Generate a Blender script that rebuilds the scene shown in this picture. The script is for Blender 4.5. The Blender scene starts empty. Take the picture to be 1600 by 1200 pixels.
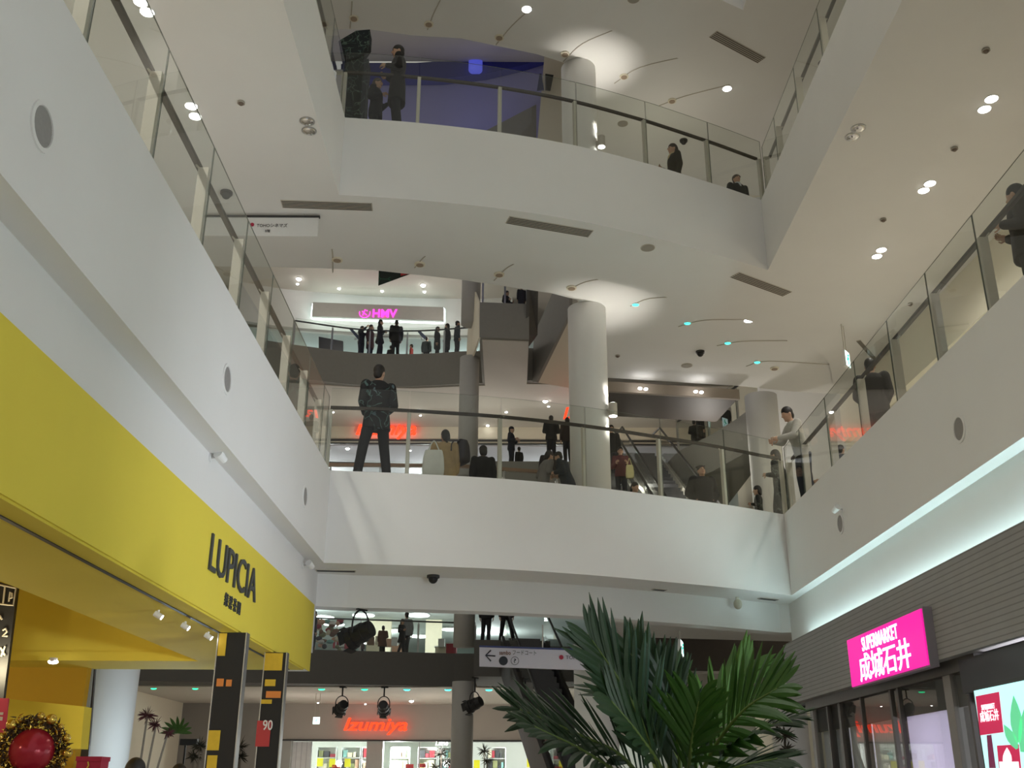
import bpy, bmesh, math, random
from mathutils import Vector, Matrix
from mathutils.geometry import tessellate_polygon
random.seed(7)
scene = bpy.context.scene
COL = scene.collection
PI = math.pi

# ------------------------------------------------------------------ camera
FOC = 1620.0; PITCH = math.atan(630/FOC); ROLL = math.radians(0.25); EYE = 1.6
CP, SP = math.cos(PITCH), math.sin(PITCH)
cam_data = bpy.data.cameras.new('camera'); cam = bpy.data.objects.new('camera', cam_data); COL.objects.link(cam)
cam_data.sensor_width = 36.0; cam_data.lens = FOC/1600*36.0; cam_data.clip_start = .05; cam_data.clip_end = 300
cam.location = (0, 0, EYE)
_r = Vector((1, 0, 0)); _u = Vector((0, -SP, CP)); _f = Vector((0, CP, SP))
cr, sr = math.cos(ROLL), math.sin(ROLL)
_r2 = _r*cr + _u*sr; _u2 = _u*cr - _r*sr
cam.matrix_world = Matrix(((_r2.x, _u2.x, -_f.x, 0), (_r2.y, _u2.y, -_f.y, 0), (_r2.z, _u2.z, -_f.z, EYE), (0, 0, 0, 1)))
scene.camera = cam

def ray(px, py):
    return _r2*((px-800)/FOC) + _u2*(-(py-600)/FOC) + _f
def atz(px, py, z):
    d = ray(px, py); t = (z-EYE)/d.z; return Vector((d.x*t, d.y*t, z))
def aty(px, py, y):
    d = ray(px, py); t = y/d.y; return Vector((d.x*t, y, EYE+d.z*t))
def atx(px, py, x):
    d = ray(px, py); t = x/d.x; return Vector((x, d.y*t, EYE+d.z*t))

# ------------------------------------------------------------------ materials
MATS = {}
def mat(name, col, rough=.6, metal=0.0, var=.05, vscale=6.0, emit=None, estr=0.0, bump=0.0, bscale=80.0, spec=.5):
    if name in MATS: return MATS[name]
    m = bpy.data.materials.new(name); m.use_nodes = True
    nt = m.node_tree; b = nt.nodes['Principled BSDF']
    b.inputs['Roughness'].default_value = rough; b.inputs['Metallic'].default_value = metal
    b.inputs['Specular IOR Level'].default_value = spec
    c = (*col, 1)
    tc = nt.nodes.new('ShaderNodeTexCoord')
    if var > 0:
        n = nt.nodes.new('ShaderNodeTexNoise'); n.inputs['Scale'].default_value = vscale; n.inputs['Detail'].default_value = 4
        nt.links.new(tc.outputs['Object'], n.inputs['Vector'])
        mx = nt.nodes.new('ShaderNodeMix'); mx.data_type = 'RGBA'
        mx.inputs[6].default_value = tuple(max(0, v*(1-var)) for v in col)+(1,)
        mx.inputs[7].default_value = tuple(min(1, v*(1+var)) for v in col)+(1,)
        nt.links.new(n.outputs['Fac'], mx.inputs[0]); nt.links.new(mx.outputs[2], b.inputs['Base Color'])
    else:
        b.inputs['Base Color'].default_value = c
    if bump > 0:
        n2 = nt.nodes.new('ShaderNodeTexNoise'); n2.inputs['Scale'].default_value = bscale
        nt.links.new(tc.outputs['Object'], n2.inputs['Vector'])
        bp = nt.nodes.new('ShaderNodeBump'); bp.inputs['Strength'].default_value = bump; bp.inputs['Distance'].default_value = .01
        nt.links.new(n2.outputs['Fac'], bp.inputs['Height']); nt.links.new(bp.outputs['Normal'], b.inputs['Normal'])
    if emit:
        b.inputs['Emission Color'].default_value = (*emit, 1); b.inputs['Emission Strength'].default_value = estr
    MATS[name] = m; return m

def glass_mat(name, tint, refl=1.0, rough=0.0, ior=1.5):
    m = bpy.data.materials.new(name); m.use_nodes = True; nt = m.node_tree
    for n in list(nt.nodes): nt.nodes.remove(n)
    o = nt.nodes.new('ShaderNodeOutputMaterial'); t = nt.nodes.new('ShaderNodeBsdfTransparent'); g = nt.nodes.new('ShaderNodeBsdfGlossy')
    t.inputs['Color'].default_value = (*tint, 1); g.inputs['Roughness'].default_value = rough; g.inputs['Color'].default_value = (refl, refl, refl, 1)
    f = nt.nodes.new('ShaderNodeFresnel'); f.inputs['IOR'].default_value = ior
    mx = nt.nodes.new('ShaderNodeMixShader')
    # reflection is taken once, on the outer face of the sheet
    gm = nt.nodes.new('ShaderNodeNewGeometry'); iv = nt.nodes.new('ShaderNodeMath'); iv.operation = 'SUBTRACT'; iv.inputs[0].default_value = 1.0
    ml = nt.nodes.new('ShaderNodeMath'); ml.operation = 'MULTIPLY'
    nt.links.new(gm.outputs['Backfacing'], iv.inputs[1]); nt.links.new(iv.outputs[0], ml.inputs[0]); nt.links.new(f.outputs[0], ml.inputs[1])
    nt.links.new(ml.outputs[0], mx.inputs[0]); nt.links.new(t.outputs[0], mx.inputs[1]); nt.links.new(g.outputs[0], mx.inputs[2])
    nt.links.new(mx.outputs[0], o.inputs['Surface'])
    MATS[name] = m; return m

def line_mat(name, col, dark, axis, period, width, rough=.6):
    """thin parallel grooves (cladding courses, diffuser slots, blinds)"""
    m = bpy.data.materials.new(name); m.use_nodes = True; nt = m.node_tree; b = nt.nodes['Principled BSDF']
    b.inputs['Roughness'].default_value = rough
    tc = nt.nodes.new('ShaderNodeTexCoord'); sx = nt.nodes.new('ShaderNodeSeparateXYZ')
    nt.links.new(tc.outputs['Object'], sx.inputs[0])
    a = nt.nodes.new('ShaderNodeMath'); a.operation = 'DIVIDE'; a.inputs[1].default_value = period
    fr = nt.nodes.new('ShaderNodeMath'); fr.operation = 'FRACT'
    lt = nt.nodes.new('ShaderNodeMath'); lt.operation = 'LESS_THAN'; lt.inputs[1].default_value = width
    nt.links.new(sx.outputs[axis], a.inputs[0]); nt.links.new(a.outputs[0], fr.inputs[0]); nt.links.new(fr.outputs[0], lt.inputs[0])
    n = nt.nodes.new('ShaderNodeTexNoise'); n.inputs['Scale'].default_value = 5
    nt.links.new(tc.outputs['Object'], n.inputs['Vector'])
    m1 = nt.nodes.new('ShaderNodeMix'); m1.data_type = 'RGBA'
    m1.inputs[6].default_value = tuple(v*.9 for v in col)+(1,); m1.inputs[7].default_value = tuple(min(1, v*1.1) for v in col)+(1,)
    nt.links.new(n.outputs['Fac'], m1.inputs[0])
    m2 = nt.nodes.new('ShaderNodeMix'); m2.data_type = 'RGBA'; m2.inputs[7].default_value = (*dark, 1)
    nt.links.new(lt.outputs[0], m2.inputs[0]); nt.links.new(m1.outputs[2], m2.inputs[6]); nt.links.new(m2.outputs[2], b.inputs['Base Color'])
    MATS[name] = m; return m

def floral_mat(name, base, c1, c2, scale):
    """dark cloth or board printed with pale scrolling flowers"""
    m = bpy.data.materials.new(name); m.use_nodes = True; nt = m.node_tree; b = nt.nodes['Principled BSDF']
    b.inputs['Roughness'].default_value = .8
    tc = nt.nodes.new('ShaderNodeTexCoord')
    w = nt.nodes.new('ShaderNodeTexNoise'); w.inputs['Scale'].default_value = scale*.5; w.inputs['Detail'].default_value = 2
    nt.links.new(tc.outputs['Object'], w.inputs['Vector'])
    ad = nt.nodes.new('ShaderNodeMix'); ad.data_type = 'RGBA'; ad.inputs[0].default_value = .25
    nt.links.new(tc.outputs['Object'], ad.inputs[6]); nt.links.new(w.outputs['Color'], ad.inputs[7])
    v = nt.nodes.new('ShaderNodeTexVoronoi'); v.feature = 'DISTANCE_TO_EDGE'; v.inputs['Scale'].default_value = scale
    nt.links.new(ad.outputs[2], v.inputs['Vector'])
    lt = nt.nodes.new('ShaderNodeMath'); lt.operation = 'LESS_THAN'; lt.inputs[1].default_value = .024
    nt.links.new(v.outputs['Distance'], lt.inputs[0])
    v2 = nt.nodes.new('ShaderNodeTexVoronoi'); v2.inputs['Scale'].default_value = scale*1.1
    nt.links.new(ad.outputs[2], v2.inputs['Vector'])
    nm = nt.nodes.new('ShaderNodeTexNoise'); nm.inputs['Scale'].default_value = scale*.9; nm.inputs['Detail'].default_value = 0
    nt.links.new(tc.outputs['Object'], nm.inputs['Vector'])
    gt = nt.nodes.new('ShaderNodeMath'); gt.operation = 'GREATER_THAN'; gt.inputs[1].default_value = .43; nt.links.new(nm.outputs['Fac'], gt.inputs[0])
    lt2 = nt.nodes.new('ShaderNodeMath'); lt2.operation = 'MULTIPLY'; nt.links.new(lt.outputs[0], lt2.inputs[0]); nt.links.new(gt.outputs[0], lt2.inputs[1]); lt = lt2
    l2 = nt.nodes.new('ShaderNodeMath'); l2.operation = 'LESS_THAN'; l2.inputs[1].default_value = .15
    nt.links.new(v2.outputs['Distance'], l2.inputs[0])
    m1 = nt.nodes.new('ShaderNodeMix'); m1.data_type = 'RGBA'; m1.inputs[6].default_value = (*base, 1); m1.inputs[7].default_value = (*c1, 1)
    nt.links.new(lt.outputs[0], m1.inputs[0])
    m2 = nt.nodes.new('ShaderNodeMix'); m2.data_type = 'RGBA'; m2.inputs[7].default_value = (*c2, 1)
    nt.links.new(l2.outputs[0], m2.inputs[0]); nt.links.new(m1.outputs[2], m2.inputs[6]); nt.links.new(m2.outputs[2], b.inputs['Base Color'])
    MATS[name] = m; return m

def emis(name, col, s):
    return mat(name, col, .5, 0, 0, emit=col, estr=s)

PL = mat('plaster', (.80, .79, .765), .85, 0, .025, 1.5, bump=.05)
PLW = mat('plaster_warm', (.80, .74, .60), .85, 0, .03, 1.5, bump=.05)
PINK = mat('plaster_rose', (.62, .575, .51), .85, 0, .03, 1.5)
GREY = mat('fascia_grey', (.26, .25, .22), .8, 0, .06, 9, bump=.1)
GREYD = mat('fascia_dark_grey', (.115, .11, .10), .8, 0, .06, 9, bump=.1)
GREYL = mat('panel_light_grey', (.45, .44, .41), .7, 0, .04, 5)
BROWND = mat('soffit_dark_brown', (.06, .047, .035), .6, 0, .1, 5)
FLOORM = mat('floor_tile', (.55, .51, .45), .5, 0, .06, 3)
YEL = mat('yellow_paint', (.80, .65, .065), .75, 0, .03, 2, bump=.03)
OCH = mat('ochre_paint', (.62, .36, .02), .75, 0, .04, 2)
METAL = mat('post_metal', (.60, .57, .50), .45, .3, .05, 8)
STEEL = mat('brushed_steel', (.55, .55, .55), .35, .9, .05, 20)
RAILM = mat('handrail_brown', (.045, .034, .026), .45, 0, .1, 10)
RAILB = mat('handrail_bronze', (.30, .19, .12), .45, .2, .1, 10)
BLACK = mat('black_plastic', (.012, .012, .013), .5, 0, .1, 10)
DARKG = mat('dark_grey_metal', (.05, .05, .05), .5, .3, .1, 10)
WHITE = mat('white_enamel', (.82, .82, .80), .5, 0, .02, 10)
SPK = mat('speaker_grille', (.38, .35, .30), .8, 0, .1, 60)
SPKD = mat('speaker_recess', (.30, .285, .27), .85, 0, .1, 40)
CHROME = mat('reflector_chrome', (.75, .75, .75), .12, 1.0, .02, 10)
GLASS = glass_mat('clear_glass', (.94, .955, .935), .9)
GLASSB = glass_mat('shop_glass', (.92, .94, .93), .9, ior=1.6)
GEDGE = mat('glass_edge', (.10, .115, .09), .3, 0, .05, 10)
LAMP = emis('lamp_white', (1, .98, .95), 14)
LAMPS = emis('lamp_small', (1, .98, .97), 22)
TUBE = emis('cove_tube', (.70, .97, 1.0), 27)
GREENL = emis('pilot_green', (.02, .9, .35), 3.0)
CYANL = emis('pilot_cyan', (.05, .95, .8), 3.0)
SHOPW = mat('shop_wall_pale', (.72, .80, .77), .8, 0, .04, 1)
SHOPL = emis('shop_ceiling_panel', (.88, 1, .97), 5)
REDS = emis('sign_red', (1.0, .055, .012), 1.7)
PINKS = emis('sign_magenta_light', (1.0, .06, .62), 1.7)
VENT = line_mat('diffuser_slots', (.42, .39, .34), (.09, .08, .07), 1, .05, .45)
CLAD = line_mat('grey_tile_courses', (.27, .262, .255), (.17, .163, .158), 2, .06, .22, .55)
BLIND = line_mat('blind_slats', (.62, .60, .64), (.50, .48, .52), 1, .09, .10, .8)

# ------------------------------------------------------------------ mesh helper
ORIG = {}
class MB:
    def __init__(s): s.v = []; s.f = []; s.m = []
    def add(s, vs, fs, mi=0):
        o = len(s.v); s.v += [Vector(p) for p in vs]; s.f += [tuple(i+o for i in f) for f in fs]; s.m += [mi]*len(fs); return s
    def box(s, a, b, mi=0):
        x0, y0, z0 = a; x1, y1, z1 = b
        return s.add([(x0,y0,z0),(x1,y0,z0),(x1,y1,z0),(x0,y1,z0),(x0,y0,z1),(x1,y0,z1),(x1,y1,z1),(x0,y1,z1)],
                     [(3,2,1,0),(4,5,6,7),(0,1,5,4),(1,2,6,5),(2,3,7,6),(3,0,4,7)], mi)
    def cbox(s, c, d, M=None, mi=0):
        c = Vector(c); h = Vector(d)*.5; pts = []
        for z in (-1, 1):
            for x, y in ((-1,-1),(1,-1),(1,1),(-1,1)):
                p = Vector((x*h.x, y*h.y, z*h.z)); pts.append((M @ p if M else p)+c)
        return s.add(pts, [(3,2,1,0),(4,5,6,7),(0,1,5,4),(1,2,6,5),(2,3,7,6),(3,0,4,7)], mi)
    def bar(s, p, q, w, h, up=(0,0,1), mi=0):
        p, q = Vector(p), Vector(q); d = (q-p).normalized(); up = Vector(up)
        if abs(d.dot(up)) > .98: up = Vector((0,1,0))
        a = d.cross(up).normalized()*w*.5; b = a.cross(d).normalized()*h*.5
        pts = [p-a-b, p+a-b, p+a+b, p-a+b, q-a-b, q+a-b, q+a+b, q-a+b]
        return s.add(pts, [(3,2,1,0),(4,5,6,7),(0,1,5,4),(1,2,6,5),(2,3,7,6),(3,0,4,7)], mi)
    def tube(s, pts, r, n=8, mi=0, cap=True):
        pts = [Vector(p) for p in pts]; k = len(pts)
        rs = r if isinstance(r, (list, tuple)) else [r]*k
        prev = None; vs = []; fs = []
        for i, p in enumerate(pts):
            d = (pts[min(i+1, k-1)]-pts[max(i-1, 0)])
            d = d.normalized() if d.length > 1e-9 else Vector((0,0,1))
            if prev is None:
                a = d.cross(Vector((0,0,1)) if abs(d.z) < .95 else Vector((1,0,0))).normalized()
            else:
                a = (prev - d*prev.dot(d)).normalized()
            prev = a; b = d.cross(a)
            for j in range(n):
                t = 2*PI*j/n; vs.append(p + (a*math.cos(t)+b*math.sin(t))*rs[i])
        for i in range(k-1):
            for j in range(n):
                fs.append((i*n+j, i*n+(j+1)%n, (i+1)*n+(j+1)%n, (i+1)*n+j))
        if cap:
            fs.append(tuple(reversed(range(n)))); fs.append(tuple((k-1)*n+j for j in range(n)))
        return s.add(vs, fs, mi)
    def cap(s, p, q, r0, r1, n=10, mi=0):
        p, q = Vector(p), Vector(q); d = q-p
        L = d.length; d = d.normalized() if L > 1e-6 else Vector((0,0,1))
        pts = [p-d*r0*.98, p-d*r0*.8, p-d*r0*.42, p, q, q+d*r1*.42, q+d*r1*.8, q+d*r1*.98]
        rr = [r0*.2, r0*.6, r0*.9, r0, r1, r1*.9, r1*.6, r1*.2]
        return s.tube(pts, rr, n, mi)
    def ell(s, c, r, n=12, k=8, M=None, mi=0):
        c = Vector(c); vs = []; fs = []
        for i in range(1, k):
            ph = PI*i/k
            for j in range(n):
                t = 2*PI*j/n
                p = Vector((r[0]*math.sin(ph)*math.cos(t), r[1]*math.sin(ph)*math.sin(t), r[2]*math.cos(ph)))
                vs.append((M @ p if M else p)+c)
        top = Vector((0,0,r[2])); bot = Vector((0,0,-r[2]))
        vs += [(M @ top if M else top)+c, (M @ bot if M else bot)+c]; T = len(vs)-2
        for i in range(k-2):
            for j in range(n):
                fs.append((i*n+j, (i+1)*n+j, (i+1)*n+(j+1)%n, i*n+(j+1)%n))
        for j in range(n):
            fs.append((T, j, (j+1)%n)); fs.append((T+1, (k-2)*n+(j+1)%n, (k-2)*n+j))
        return s.add(vs, fs, mi)
    def loft(s, rings, mi=0):
        n = len(rings[0]); vs = [p for r in rings for p in r]; fs = []
        for i in range(len(rings)-1):
            for j in range(n): fs.append((i*n+j, i*n+(j+1)%n, (i+1)*n+(j+1)%n, (i+1)*n+j))
        fs.append(tuple(reversed(range(n)))); fs.append(tuple((len(rings)-1)*n+j for j in range(n)))
        return s.add(vs, fs, mi)
    def prism(s, poly, z0, z1, mi=0):
        """horizontal polygon (x, y) extruded between two heights"""
        n = len(poly); vs = [(p[0], p[1], z0) for p in poly]+[(p[0], p[1], z1) for p in poly]
        tris = tessellate_polygon([[Vector((p[0], p[1], 0)) for p in poly]])
        fs = []
        for t in tris: fs.append(tuple(t)); fs.append(tuple(i+n for i in reversed(t)))
        for i in range(n): fs.append((i, (i+1)%n, (i+1)%n+n, i+n))
        return s.add(vs, fs, mi)
    def plate(s, pts, d, mi=0):
        """planar polygon in space thickened by vector d"""
        d = Vector(d); pts = [Vector(p) for p in pts]; n = len(pts)
        nrm = Vector((0,0,0))
        for i in range(n): nrm += (pts[i]-pts[0]).cross(pts[(i+1)%n]-pts[0])
        q = nrm.to_track_quat('Z', 'Y').to_matrix().transposed()
        tris = tessellate_polygon([[Vector(((q @ p).x, (q @ p).y, 0)) for p in pts]])
        fs = []
        for t in tris: fs.append(tuple(t)); fs.append(tuple(i+n for i in reversed(t)))
        for i in range(n): fs.append((i, (i+1)%n, (i+1)%n+n, i+n))
        return s.add(pts+[p+d for p in pts], fs, mi)
    def strip(s, path, z0, z1, th, mi=0):
        """vertical wall along an (x, y) path, thickened to the left of travel by th"""
        P = [Vector((p[0], p[1])) for p in path]; n = len(P); O = []
        for i in range(n):
            d = (P[min(i+1, n-1)]-P[max(i-1, 0)]).normalized(); O.append(P[i]+Vector((-d.y, d.x))*th)
        vs = []
        for z in (z0, z1): vs += [(p.x, p.y, z) for p in P]+[(p.x, p.y, z) for p in O]
        fs = []
        for i in range(n-1):
            fs += [(i, i+1, 2*n+i+1, 2*n+i), (n+i+1, n+i, 3*n+i, 3*n+i+1), (n+i, n+i+1, i+1, i), (2*n+i, 2*n+i+1, 3*n+i+1, 3*n+i)]
        fs += [(n, 0, 2*n, 3*n), (n-1, 2*n-1, 4*n-1, 3*n-1)]
        return s.add(vs, fs, mi)
    def disc(s, c, r, nrm, th, n=20, mi=0):
        c = Vector(c); nrm = Vector(nrm).normalized()
        return s.tube([c, c+nrm*th], r, n, mi)
    def build(s, name, mats, parent=None, smooth=False, origin=None, recalc=True):
        if not isinstance(mats, (list, tuple)): mats = [mats]
        me = bpy.data.meshes.new(name)
        o = Vector((0,0,0))
        if parent is not None: o = ORIG[parent.name]
        elif origin is not None: o = Vector(origin)
        me.from_pydata([tuple(v-o) for v in s.v], [], s.f)
        for m in mats: me.materials.append(m)
        if len(mats) > 1:
            for p, mi in zip(me.polygons, s.m): p.material_index = mi
        if recalc:
            bm = bmesh.new(); bm.from_mesh(me); bmesh.ops.recalc_face_normals(bm, faces=bm.faces[:]); bm.to_mesh(me); bm.free()
        if smooth:
            for p in me.polygons: p.use_smooth = True
        ob = bpy.data.objects.new(name, me); COL.objects.link(ob)
        ORIG[ob.name] = o
        if parent is not None: ob.parent = parent
        else: ob.location = o
        return ob

def tag(o, label, cat, group=None, kind=None):
    o['label'] = label; o['category'] = cat
    if group: o['group'] = group
    if kind: o['kind'] = kind
    return o
def thing(name, loc, label, cat, group=None):
    o = bpy.data.objects.new(name, None); COL.objects.link(o); o.empty_display_size = .1
    o.location = Vector(loc); ORIG[o.name] = Vector(loc)
    return tag(o, label, cat, group)
def struct(o, label, cat):
    return tag(o, label, cat, None, 'structure')
def dup(root, loc, label, group=None):
    r = root.copy(); COL.objects.link(r); r.location = Vector(loc); ORIG[r.name] = Vector(loc); r['label'] = label
    if group: r['group'] = group
    for ch in list(root.children):
        c = ch.copy(); COL.objects.link(c); c.parent = r
        for g in list(ch.children):
            d = g.copy(); COL.objects.link(d); d.parent = c
    return r

def text_mb(txt, pos, right, up, nrm, w, h, depth, bold=0.0, shear=0.0, ls=1.0):
    """lettering fitted to w x h, lower-left corner at pos"""
    cu = bpy.data.curves.new('t', 'FONT'); cu.body = txt; cu.size = 1; cu.extrude = .02; cu.offset = bold; cu.shear = shear; cu.space_character = ls
    cu.resolution_u = 3
    ob = bpy.data.objects.new('t', cu); COL.objects.link(ob)
    dg = bpy.context.evaluated_depsgraph_get(); dg.update()
    me = bpy.data.meshes.new_from_object(ob.evaluated_get(dg))
    vs = [v.co.copy() for v in me.vertices]; fs = [tuple(p.vertices) for p in me.polygons]
    bpy.data.objects.remove(ob); bpy.data.curves.remove(cu); bpy.data.meshes.remove(me)
    x0 = min(v.x for v in vs); x1 = max(v.x for v in vs); y0 = min(v.y for v in vs); y1 = max(v.y for v in vs)
    R, U, N, P = Vector(right), Vector(up), Vector(nrm), Vector(pos)
    out = []
    for v in vs:
        out.append(P + R*((v.x-x0)/(x1-x0)*w) + U*((v.y-y0)/(y1-y0)*h) + N*((v.z+.02)/.04*depth))
    m = MB(); m.add(out, fs); return m

def curve_pts(pts, n):
    """Catmull-Rom through pts"""
    pts = [Vector(p) for p in pts]; out = []
    P = [pts[0]*2-pts[1]]+pts+[pts[-1]*2-pts[-2]]
    for i in range(1, len(P)-2):
        for k in range(n):
            t = k/n; a, b, c, d = P[i-1], P[i], P[i+1], P[i+2]
            out.append(.5*((2*b)+(c-a)*t+(2*a-5*b+4*c-d)*t*t+(3*b-a-3*c+d)*t**3))
    out.append(pts[-1]); return out

# lamps of the building, and unseen ones added as fill
def spot(loc, power, col=(1,.95,.88), deg=90, direction=(0,0,-1), r=.06, blend=.6):
    l = bpy.data.lights.new('fitting_or_fill_spot', 'SPOT'); l.energy = power; l.color = col; l.spot_size = math.radians(deg); l.spot_blend = blend; l.shadow_soft_size = r
    o = bpy.data.objects.new('fitting_or_fill_spot', l); COL.objects.link(o); o.location = loc
    o.rotation_euler = Vector(direction).to_track_quat('-Z', 'Y').to_euler(); return o
def point(loc, power, col=(1,.95,.88), r=.1):
    l = bpy.data.lights.new('room_or_fill_lamp', 'POINT'); l.energy = power; l.color = col; l.shadow_soft_size = r
    o = bpy.data.objects.new('room_or_fill_lamp', l); COL.objects.link(o); o.location = loc; return o
# ================================================================== THE BUILDING
L2, L3, L4, L5 = 6.1, 12.2, 18.3, 24.4
FT = 1.42                                  # depth of the edge fascias
XL, XR = -2.77, 4.80                       # atrium edges
F2 = curve_pts([(XL,15.25,0),(-1.57,15.40,0),(-.17,15.66,0),(1.21,16.09,0),(2.52,16.66,0),(3.59,17.16,0),(XR,17.85,0)], 5)
F3 = curve_pts([(-2.86,14.79,0),(-1.64,14.93,0),(-.22,15.20,0),(1.12,15.59,0),(2.39,16.12,0),(3.09,16.46,0),(4.0,16.93,0),(XR,17.38,0)], 5)
B2 = [(-9,19.1),(-1,19.25),(1.1,19.6),(1.5,19.5),(2.2,23.15),(5.56,23.7),(9,24.3)]
B3 = [(-9,17.5),(-4.5,17.53),(-2.69,17.64),(-1.0,18.03),(.76,18.60),(1.3,18.9),(1.5,19.3),(2.2,23.15),(5.56,23.67),(7,24.05),(9,24.3)]
B4 = [(-9,18.1),(-3.1,18.15),(-2.2,18.33),(-1.15,18.42),(.54,18.94),(1.3,19.3),(1.45,19.6),(2.1,24.5),(9,25)]
def uslab(front, back, z0, z1, name, label, cat='floor slab'):
    poly = [(-9,-4),(front[0][0],-4)]+[(p[0],p[1]) for p in front]+[(front[-1][0],-4),(9,-4)]+list(reversed(back))
    m = MB().prism(poly, z0, z1); top = [i for i, f in enumerate(m.f) if len(f) == 3 and all(abs(m.v[k].z-z1) < 1e-6 for k in f)]
    for i in top: m.m[i] = 1
    return struct(m.build(name, [PL, FLOORM]), label, cat)
uslab(F2, B2, L2-FT, L2, 'floor.001', 'white gallery floor slab of the second storey with plain white edge band')
uslab(F3, B3, L3-FT, L3, 'floor.002', 'white gallery floor slab of the third storey with curved bridge edge')
uslab(F3, B4, L4-FT, L4, 'floor.003', 'white slab overhead forming the topmost visible ceiling')
struct(MB().box((-30,-14,-.2),(30,66,0)).build('floor', FLOORM), 'beige tiled ground floor of the mall', 'floor')

# lower bulkhead under the second storey bridge (lit white face behind the edge strip)
FB = [(-3.3,16.0)]+[(p.x+.0, p.y+.92) for p in F2 if p.x > -2.7]+[(4.98,18.75)]
poly = FB+[(x, y+.35) for x, y in reversed(FB)]
struct(MB().prism(poly, 4.18, L2-FT).build('trim_1', PL), 'white dropped bulkhead beneath the second storey bridge', 'bulkhead')
# raised coffer edge on the underside of the third storey bridge: a shallow dropped band along the front
C3 = curve_pts([(-9,16.35,0),(-4.64,16.57,0),(-2.81,16.67,0),(-1.31,16.95,0),(0,17.18,0),(1.97,17.95,0),(3.9,19.07,0),(5.42,19.99,0),(7.0,21.5,0),(7.8,23.4,0)], 4)
def band(front, z0, z1, name, label):
    poly = [(-9,-4),(front[0][0],-4)]+[(p[0],p[1]) for p in front]+[(front[-1][0],-4),(9,-4),(9,23.4)]+[(p.x, p.y) for p in reversed(C3)]
    return struct(MB().prism(poly, z0, z1).build(name, PL), label, 'ceiling band')
band(F3, L3-FT-.10, L3-FT, 'ceiling', 'smooth white ceiling band with air slots under the third storey')
band(F3, L4-FT-.10, L4-FT, 'ceiling.001', 'smooth white ceiling band with air slots under the topmost slab')
Z3 = L3-FT-.10; Z4 = L4-FT-.10
# fine radial joints of the raised ceilings
jm = mat('joint_line', (.50, .46, .39), .9, 0, 0)
def joint(pix, z, i):
    m = MB(); pts = [atz(x, y, z)-Vector((0,0,.004)) for x, y in pix]
    m.tube(curve_pts(pts, 4), .012, 6)
    struct(m.build('trim_%d' % i, jm), 'thin curved ceiling joint %d across the raised white ceiling' % i, 'joint')

# ---- left side: shop wall with yellow fascia
struct(MB().box((-3.3,-4,3.19),(-3.0,15.9,L2-FT)).build('wall_left', PL), 'white wall above the yellow tea shop front', 'wall')
struct(MB().box((-9.2,-4,0),(-9.0,24.3,L4)).build('wall_left.001', PLW), 'plain wall at the back of the left galleries', 'wall')
struct(MB().box((-9.0,15.9,L2-FT-1.2),(-3.0,16.1,L2-FT)).build('wall_left.002', PL), 'short white return wall at the end of the tea shop', 'wall')
# ---- right side
struct(MB().box((4.98,-4,2.9),(5.2,18.75,L2-FT)).build('wall_right', PL), 'white cove wall above the grey tile cladding', 'wall')
struct(MB().box((9.0,-4,0),(9.2,40,L5)).build('wall_right.001', PLW), 'plain wall at the back of the right galleries', 'wall')
struct(MB().box((4.62,-4,2.9),(4.80,18.0,3.86)).build('wall_right.002', CLAD), 'grey cladding in thin horizontal tile courses above the supermarket front', 'wall')
# cove lamp hidden behind the top of the cladding
cl = thing('cove_light', (4.89,7,3.8), 'long white cove tube glowing behind the top of the grey cladding', 'cove light')
MB().bar((4.89,-3.5,3.80),(4.89,17.6,3.80), .035, .03).build('tube', TUBE, cl)
MB().bar((4.89,-3.5,3.76),(4.89,17.6,3.76), .10, .03).build('tray', WHITE, cl)
# gallery shopfront wall behind the right-hand balustrade: fascia above a bright glazed strip
hd0, hd1 = atz(1390,626,9.55), atz(1610,424,9.55)
d = (hd1-hd0).normalized(); a = hd0-d*3; b = hd1+d*4; nrm = Vector((-d.y, d.x, 0));
if nrm.x < 0: nrm = -nrm
struct(MB().plate([(a.x,a.y,9.55),(b.x,b.y,9.55),(b.x,b.y,Z3),(a.x,a.y,Z3)], nrm*.15).build('wall_right.003', PLW), 'pale fascia wall of the upper right gallery shops', 'wall')
LITW = mat('lit_shop_cream', (.9,.86,.74), .8, 0, .03, 1, emit=(1,.93,.74), estr=.5)
struct(MB().plate([(a.x+.5,a.y,L2),(b.x+.5,b.y,L2),(b.x+.5,b.y,9.7),(a.x+.5,a.y,9.7)], nrm*.15).build('window_1', LITW), 'brightly lit cream shop window behind the right gallery balustrade', 'shop window')

# ================================================================== FAR SIDE
# grey balcony edges and slabs of the far galleries
def fslab(front, z0, z1, back, name, m, label):
    poly = [(p[0],p[1]) for p in front]+[(front[-1][0],back),(front[0][0],back)]
    return struct(MB().prism(poly, z0, z1).build(name, m), label, 'floor slab')
FAR2 = [(-14,36.6),(-7.03,37.53),(-4.53,38.0),(-2.04,38.48),(-1.2,38.5),(-1.2,34.7),(1.3,34.95),(1.3,36.4),(4.4,36.4),(4.6,34.5),(6.5,33.5),(14,32)]
fslab(FAR2, 4.94, L2, 64, 'floor.004', [GREYD], 'far second storey slab with dark grey balcony edge')
FAR3 = [(-14,37.2),(-7,38.2),(-4.5,38.6),(-2,38.9),(-1.2,38.9),(-1.2,34.7),(5.45,34.7),(5.63,33.45),(6.40,31.73),(6.91,30.17),(7.31,28.46),(7.7,28.3)]
fslab(FAR3, L3-1.2, L3, 52, 'floor.005', [GREY], 'far third storey slab with convex grey balcony edge')
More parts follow.
